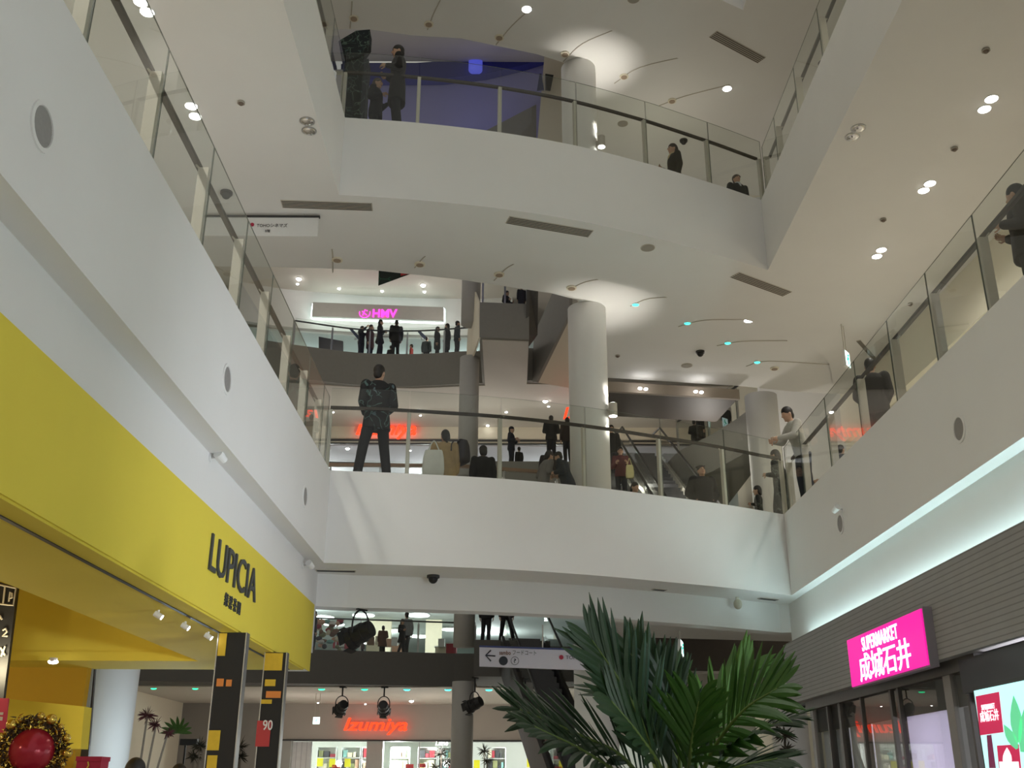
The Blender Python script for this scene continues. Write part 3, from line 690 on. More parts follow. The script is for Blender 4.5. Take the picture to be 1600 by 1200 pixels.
onbox([(1558,1165),(1592,1163),(1596,1205),(1562,1207)], -.003, LBR, 'printed_label')
onbox(leafpts(1575,1200,1574,1168,7), -.006, LBW, 'printed_leaf')
onbox([(1562,1190),(1592,1190),(1594,1207),(1563,1207)], -.005, LBW, 'printed_label')
# ------------------------------------------------------------------ supermarket glass front
BLT = mat('blind_lavender', (.80,.76,.86), .8, 0, .02, 3)
_n = BLT.node_tree; _t = _n.nodes.new('ShaderNodeBsdfTranslucent'); _t.inputs['Color'].default_value = (.8,.76,.88,1); _m = _n.nodes.new('ShaderNodeMixShader'); _m.inputs[0].default_value = .6
_o = [q for q in _n.nodes if q.type == 'OUTPUT_MATERIAL'][0]; _n.links.new(_n.nodes['Principled BSDF'].outputs[0], _m.inputs[1]); _n.links.new(_t.outputs[0], _m.inputs[2]); _n.links.new(_m.outputs[0], _o.inputs['Surface'])
sf = thing('store_glazing', (4.8,12,0), 'dark framed glass front of the supermarket under the tile cladding', 'shop front')
FRM = mat('bronze_frame', (.10,.09,.085), .45, .4, .08, 10); FRL = mat('frame_grey', (.27,.25,.245), .5, .2, .05, 10)
MB().box((4.83,10.9,2.42),(4.86,17.4,2.76)).build('transom_panel', mat('transom_dark', (.055,.045,.045), .5), sf)
MB().box((4.74,10.9,2.76),(4.88,17.4,2.9)).build('head_frame', FRM, sf)
MB().box((4.70,-4,2.52),(4.74,11.2,2.86)).build('header_panel', mat('header_black', (.03,.03,.035), .4), sf)
MB().box((4.74,10.9,0),(4.86,17.4,.10)).build('sill', FRM, sf)
for y, w in ((17.2,.16),(16.35,.05),(15.75,.10),(14.75,.05),(13.58,.07),(13.3,.06),(11.75,.20),(11.25,.05)):
    MB().box((4.77,y-w/2,0),(4.87,y+w/2,2.76)).build('mullion', FRL if w > .1 else FRM, sf)
ys = [17.2,16.35,15.75,14.75,13.58,11.75,11.25]
for a, b_ in zip(ys, ys[1:]): MB().box((4.795,b_+.03,.1),(4.81,a-.03,2.74)).build('glass_pane', GLASSB, sf)
MB().box((4.84,11.86,0.2),(4.86,13.28,2.5)).build('roller_blind', BLT, sf)
for y0, y1 in ((13.64,14.7),(14.8,15.7),(15.8,17.1)): MB().box((4.90,y0,.1),(4.92,y1,2.42)).build('vertical_blind', BLIND, sf)
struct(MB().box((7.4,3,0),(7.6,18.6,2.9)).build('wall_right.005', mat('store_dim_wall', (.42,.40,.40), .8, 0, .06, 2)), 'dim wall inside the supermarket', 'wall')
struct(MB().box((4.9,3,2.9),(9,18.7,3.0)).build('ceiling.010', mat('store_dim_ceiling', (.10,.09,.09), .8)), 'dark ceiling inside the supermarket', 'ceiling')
# ================================================================== CEILING AND WALL FITTINGS
def vent(p0, p1, z, w, label):
    a, b = Vector((p0.x,p0.y,z)), Vector((p1.x,p1.y,z)); d = b-a; L = d.length; ang = math.atan2(d.y,d.x)
    c = (a+b)/2; t = thing('air_vent', c, label, 'air vent', None)
    f = MB(); f.box((-L/2,-w/2,-.012),(L/2,w/2,.0)); ob = f.build('frame', MATS['vent_frame'])
    ob.parent = t; ob.location = (0,0,0)
    n = 5
    for i in range(n):
        y = -w/2+w*(i+.5)/n
        s = MB(); s.box((-L/2+.015,y-w*.032,-.017),(L/2-.015,y+w*.032,-.0115)); o = s.build('slot', DARKG); o.parent = t
    t.rotation_euler = (0,0,ang); return t
mat('vent_frame', (.48,.44,.37), .6, 0, .03)
vent(atz(440,318,Z3), atz(582,323,Z3), Z3, .24, 'long slotted air vent at the left under the third storey bridge')
vent(atz(793,343,Z3), atz(923,365,Z3), Z3, .24, 'slotted air vent in the middle under the third storey bridge')
vent(atz(1148,429,Z3), atz(1230,459,Z3), Z3, .24, 'slotted air vent at the right under the third storey bridge')
vent(atz(1114,53,Z4), atz(1190,94,Z4), Z4, .24, 'slotted air vent in the topmost ceiling at the upper right')
vent(atz(494,890.5,L2-FT), atz(556,892,L2-FT), L2-FT, .10, 'thin air vent at the left under the second storey bridge')
vent(atz(1186,934,L2-FT), atz(1214,937,L2-FT), L2-FT, .10, 'thin air vent at the right under the second storey bridge')
vent(atz(1020,920,L2-FT), atz(1040,922,L2-FT), L2-FT, .10, 'short thin air vent above the palm under the bridge')
vent(atz(1341,532,Z3), atz(1368,562,Z3), Z3, .09, 'narrow air vent beside the exit sign over the right gallery')
# downlights: prototypes then copies
def downlight(loc, r, lit, label, group=None):
    t = thing('downlight', loc, label, 'ceiling light', group); x, y, z = loc
    b = MB(); n = 24
    outer = [(x+math.cos(2*PI*i/n)*r*1.12, y+math.sin(2*PI*i/n)*r*1.12, z-.012) for i in range(n)]
    b.loft([[Vector((p[0],p[1],z)) for p in outer], [Vector(p) for p in outer], [Vector((x+math.cos(2*PI*i/n)*r, y+math.sin(2*PI*i/n)*r, z-.012)) for i in range(n)]])
    b.build('ring', WHITE if lit else STEEL, t)
    if lit: MB().disc((x,y,z-.010), r*.97, (0,0,-1), .008).build('lens', LAMP, t)
    else:
        MB().ell((x,y,z-.012), (r*.95,r*.95,r*.35), 20, 8).build('reflector', CHROME, t)
        MB().ell((x+r*.2,y-r*.1,z-.012-r*.3), (r*.35,r*.3,r*.2), 12, 6).build('bulb', glass_mat('bulb_glass',(.95,.95,.95)) if 'bulb_glass' not in MATS else MATS['bulb_glass'], t)
    return t
lit = [((1549,154),'upper light of the lit pair at the far right of the right ceiling'),((1538,170),'lower light of the lit pair at the far right of the right ceiling'),
 ((1453,286),'upper light of the middle lit pair in the right ceiling'),((1443,297),'lower light of the middle lit pair in the right ceiling'),
 ((1377,390),'upper light of the lit pair nearest the exit sign'),((1370,400),'lower light of the lit pair nearest the exit sign'),
 ((220,2),'upper light of the lit pair at the top left behind the glass'),((230,18),'lower light of the lit pair at the top left behind the glass'),
 ((299,165),'upper light of the lower lit pair behind the left glass'),((305,181),'lower light of the lower lit pair behind the left glass')]
proto = None
for p, lab in lit:
    q = atz(*p, Z3)
    if proto is None: proto = downlight(q, .085, True, lab, 'lit ceiling downlights')
    else: dup(proto, q, lab, 'lit ceiling downlights')
    spot((q.x, q.y, q.z-.05), 110, (1,.96,.88), 158, blend=1.0)
for k_, y_ in enumerate((2.0, 4.6, 7.2, 10.4)):
    spot((-4.75, y_, Z3-.05), 220, (1,.96,.88), 158, blend=1.0)  # unseen spots carry on the left row, added to brighten the right fascia
proto = None
for p, lab in [((1341,200),'clear unlit reflector lamp, upper of the pair by the right balcony edge'),((1332,213),'clear unlit reflector lamp, lower of the pair by the right balcony edge'),((480,189),'clear unlit reflector lamp, upper of the pair by the left balcony edge'),((483,204),'clear unlit reflector lamp, lower of the pair by the left balcony edge')]:
    q = atz(*p, Z3)
    if proto is None: proto = downlight(q, .10, False, lab, 'unlit reflector lamps')
    else: dup(proto, q, lab, 'unlit reflector lamps')
proto = None
for p, z, lab in [((823,14),Z4+.1,'small lit downlight in the topmost ceiling, left one'),((1136,138),Z4+.1,'small lit downlight in the topmost ceiling, right one'),((1170,500),Z3+.1,'small white downlight between the green pilot lamps and the right gallery')]:
    q = atz(*p, z)
    if proto is None: proto = downlight(q, .10, True, lab)
    else: dup(proto, q, lab)
# far ceiling spots
def farspot(loc, r, label, group):
    t = thing('ceiling_spot', loc, label, 'ceiling light', group); x, y, z = loc
    MB().tube([(x,y,z),(x,y,z-.03)], r*1.15, 14).build('ring', WHITE, t)
    MB().ell((x,y,z-.03), (r,r,r*.7), 12, 8).build('lens', LAMPS, t); return t
fs = [((467,435),22.98,.11,'bright ceiling spot at the left above the record shop'),((465,443),22.98,.06,'faint ceiling spot just below the left bright one above the record shop'),((530,450),22.98,.07,'small ceiling spot over the left part of the record shop sign'),((597,454),22.98,.07,'small ceiling spot over the middle of the record shop sign'),((661,445),22.98,.11,'bright ceiling spot right of the pennant above the record shop'),((663,455),22.98,.07,'faint ceiling spot just below the right bright one above the record shop'),
 ((520,643),16.84,.06,'ceiling spot left of the man on the bridge, third storey ceiling'),((655,640),16.84,.10,'bright ceiling spot right of the man on the bridge, third storey ceiling'),((657,648),16.84,.05,'faint ceiling spot below the bright one right of the man on the bridge'),((852,626),16.84,.10,'bright ceiling spot left of the round bridge column'),((857,634),16.84,.05,'faint ceiling spot below the bright one left of the round bridge column'),((791,643),16.84,.06,'small ceiling spot above the bridge handrail near the guard'),((762,664),16.84,.07,'ceiling spot below the handrail over the woman in the hat'),
 ((643,1094),4.90,.09,'bright ceiling spot above the ground floor store lettering'),((645,1101),4.90,.04,'faint ceiling spot below the bright one above the ground floor lettering'),((497,1097),4.90,.04,'small ceiling spot above the square exit sign'),((571,1099),4.90,.04,'small ceiling spot between the two hanging stage lights'),((543,700),15.96,.09,'recessed light in the lavender soffit left of the man'),((641,703),15.96,.05,'recessed light in the lavender soffit right of the man')]
proto = {}
for p, z, r, lab in fs:
    q = atz(*p, z)
    if r not in proto: proto[r] = farspot(q, r, lab, 'spots in the far ceilings')
    else: dup(proto[r], q, lab, 'spots in the far ceilings')
# pilot lamps on the ceilings
def pilot(loc, r, m, label, group):
    t = thing('pilot_lamp', loc, label, 'pilot lamp', group); x, y, z = loc
    MB().tube([(x,y,z),(x,y,z-.02)], r*1.2, 12).build('base', WHITE, t)
    MB().ell((x,y,z-.02), (r*1.25,r*.9,r*.45), 12, 6).build('lens', m, t); return t
proto = {}
for p, z, r, m, lab in [((993,475),Z3+.1,.055,CYANL,'green pilot lamp nearest the round bridge column'),((1074,504),Z3+.1,.055,CYANL,'second green pilot lamp from the bridge column'),((1137,535),Z3+.1,.055,CYANL,'third green pilot lamp from the bridge column'),((1183,565),Z3+.1,.055,CYANL,'fourth green pilot lamp from the bridge column, nearest the exit sign'),
  ((243,1053),4.9,.09,GREENL,'green pilot lamp right of the bluish column, first of the ground floor row'),((307,1058),4.9,.09,GREENL,'green pilot lamp left of the poster panels'),((375,1063),4.9,.08,GREENL,'green pilot lamp between the poster panels'),((503,1070),4.9,.10,GREENL,'green pilot lamp above the square exit sign'),((570,1072),4.9,.10,GREENL,'green pilot lamp between the hanging stage lights'),((636,1074),4.9,.10,CYANL,'cyan pilot lamp right of the second stage light'),((700,1075),4.9,.10,CYANL,'cyan pilot lamp left of the far slender column'),((764,1074),4.9,.10,CYANL,'cyan pilot lamp right of the third stage light'),((827,1071),4.9,.10,CYANL,'cyan pilot lamp by the dark escalator')]:
    q = atz(*p, z); k_ = (r, m.name)
    if z == 4.9:
        q = aty(*p, 39.0); q.z = 4.90
    if k_ not in proto: proto[k_] = pilot(q, r, m, lab, 'pilot lamps')
    else: dup(proto[k_], q, lab, 'pilot lamps')
# smoke detectors / sprinklers / speakers / cameras
def small(name, cat, loc, build, label, group=None):
    t = thing(name, loc, label, cat, group); build(Vector(loc), t); return t
def b_det(p, t):
    MB().tube([p, p-Vector((0,0,.03))], [.05,.055], 14).build('base', SPK, t); MB().tube([p-Vector((0,0,.03)), p-Vector((0,0,.055))], [.04,.025], 14).build('sensor', mat('sensor_brown',(.16,.12,.09),.6), t)
def b_spk(p, t):
    MB().tube([p, p-Vector((0,0,.012))], .13, 26).build('rim', mat('speaker_rim',(.5,.46,.38),.7), t); MB().tube([p-Vector((0,0,.011)), p-Vector((0,0,.018))], .115, 26).build('grille', SPK, t)
def b_dome(p, t):
    MB().tube([p, p-Vector((0,0,.04))], .10, 20).build('base', DARKG, t); MB().ell(p-Vector((0,0,.05)), (.075,.075,.08), 16, 8).build('dome', BLACK, t)
def b_cof(p, t):
    MB().tube([p, p-Vector((0,0,.03))], .10, 18).build('base', PLW, t); MB().tube([p-Vector((0,0,.028)), p-Vector((0,0,.04))], .07, 16).build('cap', mat('fitting_brown',(.36,.27,.19),.6), t)
def series(name, cat, items, builder, group):
    pr = None
    for p, z, lab in items:
        q = atz(*p, z)
        if pr is None: pr = small(name, cat, q, builder, lab, group)
        else: dup(pr, q, lab, group)
series('sprinkler_head', 'sprinkler', [((1540,77),Z3,'tiny brown sprinkler at the top right of the right ceiling'),((1491,231),Z3,'tiny brown sprinkler between the right and middle lit pairs'),((1380,342),Z3,'tiny brown sprinkler above the lit pair nearest the exit sign'),((1422,474),Z3,'tiny brown sprinkler above the right balustrade glass'),((377,159),Z3,'tiny brown sprinkler in the left ceiling'),((965,555),Z3+.1,'tiny sprinkler right of the round bridge column'),((1102,90),Z4+.1,'tiny sprinkler beside the topmost air vent')], b_det, 'sprinkler heads')
series('ceiling_speaker', 'speaker', [((1012,387),Z3,'round beige speaker under the third storey bridge'),((1073,571),Z3+.1,'round beige speaker below the dark dome camera'),((973,193),Z4+.1,'round speaker in the topmost ceiling right of the column'),((990,-2),Z4,'round speaker at the very top of the picture')], b_spk, 'ceiling speakers')
series('dome_camera', 'camera', [((1094,549),Z3+.1,'black dome camera under the raised ceiling right of the bridge column'),((1068,219),Z4+.1,'dark dome camera above the man in the scarf'),((677,899),L2-FT,'black dome camera under the second storey bridge'),((354,300),Z3,'dark dome camera behind the left balustrade glass')], b_dome, 'dome cameras')
series('ceiling_fitting', 'ceiling fitting', [((527,405),Z3+.1,'small recessed fitting, leftmost under the third storey bridge'),((656,412),Z3+.1,'small reddish recessed fitting above the pennant'),((780,428),Z3+.1,'small recessed fitting above the escalator landing'),((893,449),Z3+.1,'small recessed fitting left of the column head'),((553,28),Z4+.1,'small recessed fitting, leftmost in the topmost ceiling'),((670,37),Z4+.1,'small recessed fitting above the tall standing man upstairs'),((780,58),Z4+.1,'small recessed fitting above the deep blue bulkhead'),((883,84),Z4+.1,'small recessed fitting left of the upper column head'),((975,119),Z4+.1,'small recessed fitting right of the upper column head'),((1050,157),Z4+.1,'small recessed fitting over the right end of the upper bridge'),((1137,483),Z3+.1,'small fitting in the raised ceiling beside the right vent'),((1210,575),Z3+.1,'small fitting in the ceiling left of the exit sign'),((1225,640),Z3+.1,'small fitting in the ceiling above the person in the pale grey shirt')], b_cof, 'recessed ceiling fittings')
# round wall speaker recesses in the edge fascias
def hole(y, z, x, s, label):
    t = thing('wall_speaker', (x,y,z), label, 'wall speaker', 'round wall speakers')
    n = 30; b = MB()
    def ring(r, dx): return [Vector((x+s*dx, y+math.cos(2*PI*i/n)*r, z+math.sin(2*PI*i/n)*r)) for i in range(n)]
    b.loft([ring(.155,0), ring(.155,.012), ring(.125,.012), ring(.125,.002)]); b.build('rim', PL, t)
    MB().disc((x,y,z), .122, (s,0,0), .004, 30).build('grille', SPKD, t)
hole(5.14,5.21,XL,1,'round wall speaker at the far left of the left white fascia'); hole(9.37,5.28,XL,1,'round wall speaker in the middle of the left white fascia'); hole(13.5,5.22,XL,1,'round wall speaker at the far end of the left white fascia')
hole(10.53,5.20,XR,-1,'round wall speaker in the middle of the right white fascia'); hole(14.82,5.20,XR,-1,'round wall speaker below the bracket light on the right fascia')
def bracket(p, s, label):
    p = Vector(p); t = thing('wall_spotlight', p, label, 'spotlight')
    MB().disc(p, .045, (s,0,0), .015, 16).build('base', WHITE, t)
    MB().tube([p, p+Vector((s*.10,0,.015))], .012, 8).build('arm', STEEL, t)
    MB().tube([p+Vector((s*.09,-.05,.03)), p+Vector((s*.13,.05,-.015))], [.05,.038], 14).build('head', WHITE, t)
bracket((-2.998,9.87,4.64), 1, 'small white spotlight on the white wall above the yellow fascia, nearer one'); bracket((-2.998,14.84,4.56), 1, 'small white spotlight at the far end of the white wall above the yellow fascia'); bracket((XR,14.62,5.36), -1, 'small white spotlight on the right fascia above the round speaker')
# bell-shaped camera hanging under the right end of the bridge
p = atz(1152,933,L2-FT); t = thing('bell_camera', p, 'beige bell-shaped camera under the right end of the bridge', 'camera')
MB().tube([p, p-Vector((0,0,.05))], .03, 12).build('stem', METAL, t); MB().ell(p-Vector((0,0,.12)), (.075,.075,.09), 16, 10).build('head', mat('camera_beige', (.45,.42,.33), .5), t)
# column uplight/downlight cylinders
def colamp(cx, cy, z, ang, label, e, colr=(1,.95,.86)):
    d = Vector((math.sin(ang), -math.cos(ang), 0)); p = Vector((cx,cy,z))+d*(CR+.12)
    t = thing('column_lamp', p, label, 'wall lamp', None)
    MB().tube([p-Vector((0,0,.13)), p+Vector((0,0,.13))], .085, 20).build('body', METAL, t)
    MB().bar(Vector((cx,cy,z))+d*(CR-.02), p, .05,.08).build('bracket', METAL, t)
    MB().disc(p-Vector((0,0,.131)), .075, (0,0,-1), .004).build('lens', LAMP, t)
    MB().disc(p+Vector((0,0,.131)), .075, (0,0,1), .004).build('lens', LAMP, t)
    tow = -d*.10
    spot(p+Vector((0,0,.16)), e, colr, 75, Vector((0,0,1))+tow*1.2, .04, .9)
    spot(p-Vector((0,0,.16)), e*.45, colr, 75, Vector((0,0,-1))+tow*1.2, .04, .9)
colamp(CX, CY, aty(942,640,19.1).z, math.radians(62), 'cylinder lamp glowing up and down the big bridge column', 110)
colamp(CX-.05, CY+.1, aty(936,217,19.1).z, math.radians(62), 'cylinder lamp glowing up and down the upper round column', 110)
# stage lights
def stage(p, L, s, yaw, label, yoke_up=.24):
    p = Vector(p); t = thing('stage_light', p, label, 'stage light', 'black stage lights')
    M = Matrix.Rotation(yaw, 3, 'Z')
    MB().bar(p+M @ Vector((-.12*s,0,0)), p+M @ Vector((.14*s,0,0)), .05*s,.05*s).build('clamp', BLACK, t)
    MB().tube([p, p-Vector((0,0,L))], .028*s, 8).build('stem', BLACK, t)
    q = p-Vector((0,0,L)); b = MB(); pts = []
    for i in range(13):
        a = PI*i/12; pts.append(q+M @ Vector((-math.cos(a)*.22*s, 0, -yoke_up*s+math.sin(a)*yoke_up*s)))
    pts = [pts[0]-Vector((0,0,.14*s))]+pts+[pts[-1]-Vector((0,0,.14*s))]
    b.tube(pts, .018*s, 6); b.build('yoke', BLACK, t)
    c = q-Vector((0,0,(yoke_up+.15)*s)); R = M @ Matrix.Rotation(math.radians(68), 3, 'X') @ Matrix.Rotation(math.radians(12), 3, 'Y')
    prof = [(-.27,.09),(-.26,.14),(-.10,.155),(-.09,.17),(.12,.165),(.13,.185),(.25,.20)]
    MB().tube([c+R @ Vector((0,0,-z_*s)) for z_, r in prof], [r*s*1.15 for z_, r in prof], 16).build('housing', BLACK, t)
    b = MB()
    for k in range(4):
        a = k*PI/2; b.cbox(c+R @ Vector((math.cos(a)*.22*s, math.sin(a)*.22*s, -.30*s)), (.02*s,.26*s,.12*s), R @ Matrix.Rotation(a,3,'Z'))
    b.build('barn_door', BLACK, t)
def hang(px, Y, z): q = aty(px, 1070, Y); return Vector((q.x, Y, z))
stage(hang(536,38.4,4.90), .30, 1.0, .25, 'black stage light hanging left of the red store lettering'); stage(hang(601,38.4,4.90), .31, 1.0, -.2, 'black stage light hanging above the red store lettering'); stage(hang(742,35.1,4.93), .44, 1.0, .8, 'black stage light hanging beside the far slender column')
q = aty(565,950,16.35); stage((q.x,16.35,4.18), .02, .80, .9, 'large black stage light hanging below the second storey bridge', .30)
# tea shop track spots and shop spots
for i, (px, py, y0) in enumerate([(248,957,0),(290,975,0),(326,991,0)]):
    p = atz(px,py-4,3.165); t = thing('track_spot', p, ['nearest','second','third'][i]+' small white track spot under the yellow soffit', 'spotlight', 'track spots under the yellow soffit')
    MB().tube([p, p-Vector((0,0,.03))], .012, 8).build('stem', WHITE, t); MB().tube([p+Vector((-.035,0,-.03)), p+Vector((.035,.01,-.07))], .028, 12).build('head', WHITE, t)
    MB().disc(p+Vector((.035,.01,-.07)), .024, (.8,.1,-.5), .004, 12).build('lens', LAMP, t)
    spot(p-Vector((0,0,.09)), 18, (1,.85,.55), 80, (-.75,.5,-.4))
p = atz(84,1028,3.17); t = thing('track_spot', p, 'bright spot under the yellow beam at the back of the tea shop', 'spotlight')
MB().tube([p, p-Vector((0,0,.05))], .05, 14).build('head', WHITE, t); MB().ell(p-Vector((0,0,.05)), (.07,.05,.03), 12, 6).build('lens', LAMP, t)
# ================================================================== ESCALATORS
def escalator(top, bot, label, w=1.0, glass=True, steps=True, side=None, under=None):
    T, B = Vector(top), Vector(bot); d = (T-B); h = Vector((d.x,d.y,0)); L = h.length; h.normalize(); n = Vector((h.y,-h.x,0))
    t = thing('escalator', B, label, 'escalator'); side = side or GREYL; under = under or PLW
    sl = d.normalized(); upn = n.cross(sl);
    if upn.z < 0: upn = -upn
    for s in (-1, 1):
        c = n*(s*(w/2+.14))
        MB().plate([B+c+upn*.12, T+c+upn*.12, T+c-upn*.95, B+c-upn*.95], n*(s*.10)).build('side_panel', side, t)
        if glass:
            g = MB(); g.plate([B+c+upn*.14, T+c+upn*.14, T+c+upn*.90, B+c+upn*.90], n*.012); g.build('glass_panel', GLASS, t)
            r = MB(); r.tube([B-h*.9+c+Vector((0,0,.25)), B-h*1.15+c+Vector((0,0,.6)), B-h*.6+c+Vector((0,0,.98)), B+c+upn*.93+h*.2, T+c+upn*.93-h*.2, T+c+h*.6+Vector((0,0,.98))], .035, 8); r.build('handrail', BLACK, t)
    MB().plate([B-n*(w/2+.14)-upn*.95, B+n*(w/2+.14)-upn*.95, T+n*(w/2+.14)-upn*.95, T-n*(w/2+.14)-upn*.95], -upn*.05).build('underside', under, t)
    if steps:
        b = MB(); N = int(d.z/.2)
        for i in range(N):
            p = B+d*(i/N); q = B+d*((i+1)/N)
            b.add([p-n*w/2, p+n*w/2, Vector((p.x,p.y,q.z))+n*w/2, Vector((p.x,p.y,q.z))-n*w/2, q+n*w/2, q-n*w/2], [(0,1,2,3),(3,2,4,5)])
        b.build('steps', mat('step_metal', (.10,.10,.105), .45, .5, .1, 30), t, recalc=False)
    return t
escalator((2.75,34.0,L3), (3.25,23.9,L2), 'escalator descending from the third storey towards the bridge, left lane')
escalator((4.35,34.0,L3), (4.85,23.9,L2), 'escalator descending from the third storey towards the bridge, right lane')
escalator((.4,34.7,L2), (2.2,24.4,0), 'dark escalator descending from the second storey landing behind the palm', side=DARKG, under=mat('escalator_under_brown',(.16,.12,.09),.7))
# escalators rising out of the fourth storey over the rear court
ea, eb = aty(837,597,38.6), aty(890,489,35.9)
hv = Vector((eb.x-ea.x, eb.y-ea.y, 0)).normalized(); pv = Vector((-hv.y, hv.x, 0))
if pv.x < 0: pv = -pv
def onplane(px, py):
    d_ = ray(px, py); o_ = Vector((0,0,EYE)); t_ = (ea-o_).dot(pv)/d_.dot(pv); return o_+d_*t_
t = thing('escalator', ea, 'grey escalator truss rising steeply left of the big bridge column', 'escalator')
c1, c2 = onplane(837,597), onplane(890,489)
MB().plate([onplane(832,597), c1, c2, onplane(890,430), onplane(875,430), onplane(834,524)], pv*.12).build('side_panel', mat('truss_grey', (.30,.285,.255), .8, 0, .05, 6), t)
e3 = c2+(c2-c1)*.9
MB().plate([c1+pv*.12, e3+pv*.12, e3+pv*1.9, c1+pv*1.9], (0,0,.06)).build('underside', PLW, t)
MB().plate([onplane(832,597)+pv*1.9, c1+pv*1.9, e3+pv*1.9, e3+pv*1.9+Vector((0,0,1.4)), c1+pv*1.9+Vector((0,0,1.6))], pv*.12).build('side_panel', MATS['truss_grey'], t)
t = thing('escalator', aty(826,500,34), 'narrow dark escalator truss beside the fourth storey landing', 'escalator')
a = [aty(823,447,34.2), aty(836,449,34.2), aty(835,522,36), aty(829,531,36.4), aty(818,545,36.4), aty(821,522,35)]
MB().plate(a, (.12,.06,0)).build('side_panel', GREYD, t)
# landing details: parapet glass at the left of the fourth storey landing
struct(MB().plate([aty(748,472,34.6), aty(748,528,34.6), aty(727,590,38.4), aty(735,438,38.4)], (.06,.02,0)).build('wall_back.011', PLW), 'pale sloping side wall of the fourth storey landing', 'wall')
# dark bulkhead with paired lamps beyond the bridge
bh = atz(1157,610,10.52)
t = thing('bulkhead', (4,24,10.6), 'dark brown bulkhead with paired small lamps beyond the bridge column', 'bulkhead')
MB().prism([(2.0,23.2),(5.5,23.75),(5.3,25.4),(2.0,24.9)], 10.45, L3-FT-.1).build('soffit', BROWND, t)
MB().prism([(2.0,23.1),(5.55,23.65),(5.55,23.75),(2.0,23.2)], 10.43, L3-FT-.1).build('edge', mat('edge_brown',(.30,.25,.20),.7), t)
for px, py in ((1000,607),(1009,608),(1087,612),(1096,613)):
    p = atz(px,py,10.45); b = MB(); b.ell(p, (.05,.05,.03), 12, 6); b.build('lamp', LAMPS, t)
# ================================================================== STORE CONTENTS
GOODC = [mat('goods_%s' % n, c, .6, 0, .1, 20) for n, c in (('cream',(.75,.68,.52)),('crimson',(.42,.05,.07)),('olive',(.25,.26,.12)),('white',(.8,.8,.78)),('brown',(.22,.12,.07)),('charcoal',(.05,.05,.055)),('peach',(.75,.45,.32)),('teal',(.25,.5,.48)))]
PRICE = emis('price_card_yellow', (.85,.80,.03), .55); PRICER = mat('price_card_red', (.6,.05,.06), .6)
random.seed(11)
def shelf(x, y, z, w, h, rows, label, group='shelving in the store windows'):
    t = thing('shelf_unit', (x,y,z), label, 'shelf', group)
    MB().box((x-w/2,y+.35,z),(x+w/2,y+.4,z+h)).build('back_panel', mat('shelf_white',(.78,.8,.77),.6), t)
    for i in range(rows+1):
        zz = z+h*i/rows-.02*(i > 0); MB().box((x-w/2,y,zz),(x+w/2,y+.38,zz+.025)).build('shelf', MATS['shelf_white'], t)
    for s in (-1,1): MB().box((x+s*w/2-.015,y,z),(x+s*w/2+.015,y+.38,z+h)).build('upright', MATS['shelf_white'], t)
    return t
def goods(x, y, z, w, h, rows, label):
    """boxes and folded goods crowding the shelves"""
    b = MB()
    for i in range(rows):
        zz = z+h*i/rows+.03; cx = x-w/2+.05
        while cx < x+w/2-.15:
            ww = random.uniform(.08,.24); hh = random.uniform(.12, h/rows-.08)
            b.box((cx,y+.06,zz),(cx+ww,y+.3,zz+hh), random.randrange(len(GOODC))); cx += ww+random.uniform(.01,.06)
    return tag(b.build('shelf_goods', GOODC, None, False, (x,y,z)), label, 'goods', None, 'stuff')
places = ['at the left end','left of the dark post','beside the grey pier','under the red lettering','left of the slender column','right of the slender column','beside the bushy plant','behind the palm']
for i, px in enumerate((470,510,548,580,625,668,700,775)):
    x = aty(px,1180,49).x
    shelf(x, 49, .5, .84, 2.75, 6, 'white store shelving %s of the ground floor window' % places[i])
    goods(x, 49, .5, .8, 2.75, 6, 'mixed packages on the white shelving %s of the ground floor window' % places[i])
for i, (px,py,c) in enumerate([(519,1192,0),(543,1192,0),(500,1191,0),(745,1194,0),(828,1192,0),(659,1196,1),(525,1198,1),(640,1197,1)]):
    p = aty(px,py,47.9); t = thing('price_card', p, ['yellow price card left of the dark post in the ground floor window','tall yellow price card right of the dark post in the ground floor window','small yellow price card near the white screen','yellow price card right of the slender column','yellow price card beside the palm trunk','small red card right of the grey pier','red card under the left yellow card','small red card left of the bushy plants'][i], 'price card', 'price cards in the ground floor window')
    w_, h_ = (.26,.34) if not c else (.34,.16)
    MB().box((p.x-w_/2,p.y,p.z-h_/2),(p.x+w_/2,p.y+.01,p.z+h_/2)).build('card', PRICE if not c else PRICER, t)
    MB().bar((p.x,p.y+.02,p.z-h_/2),(p.x,p.y+.02,p.z-h_/2-.5),.015,.015).build('stem', STEEL, t)
x0, x1 = aty(454,1180,46.9).x, aty(486,1180,46.9).x
t = thing('folding_screen', (x0,46.9,0), 'white slatted shutter screen at the left of the ground floor store window', 'screen')
MB().box((x0,46.9,0),(x1,46.96,3.38)).build('panel', line_mat('white_slats', (.85,.83,.82), (.6,.57,.58), 0, .22, .12), t)
MB().box((x0+.05,46.89,1.66),(x0+.55,46.9,1.76)).build('caption_strip', mat('strip_crimson',(.4,.08,.1),.6), t)
# ground floor store glazing
t = thing('store_glazing', (-6,46.8,0), 'glass front with steel posts of the ground floor store', 'shop front')
for px in (486,575,597,655,690,728): MB().bar((aty(px,1180,46.8).x,46.8,0),(aty(px,1180,46.8).x,46.8,3.39),.05,.05).build('mullion', STEEL, t)
for a, b_ in ((486,575),(597,655),(655,728)): MB().box((aty(a,1180,46.8).x+.05,46.79,.05),(aty(b_,1180,46.8).x-.05,46.805,3.38)).build('glass_pane', GLASSB, t)
q = aty(676,1162,44.1); raised('lettering','','','Lime',aty(680,1165,46.7),(1,0,0),(0,-1,0),.55,.22,.02, emis('script_white',(1,1,1),2), .01, .3, 1, t)
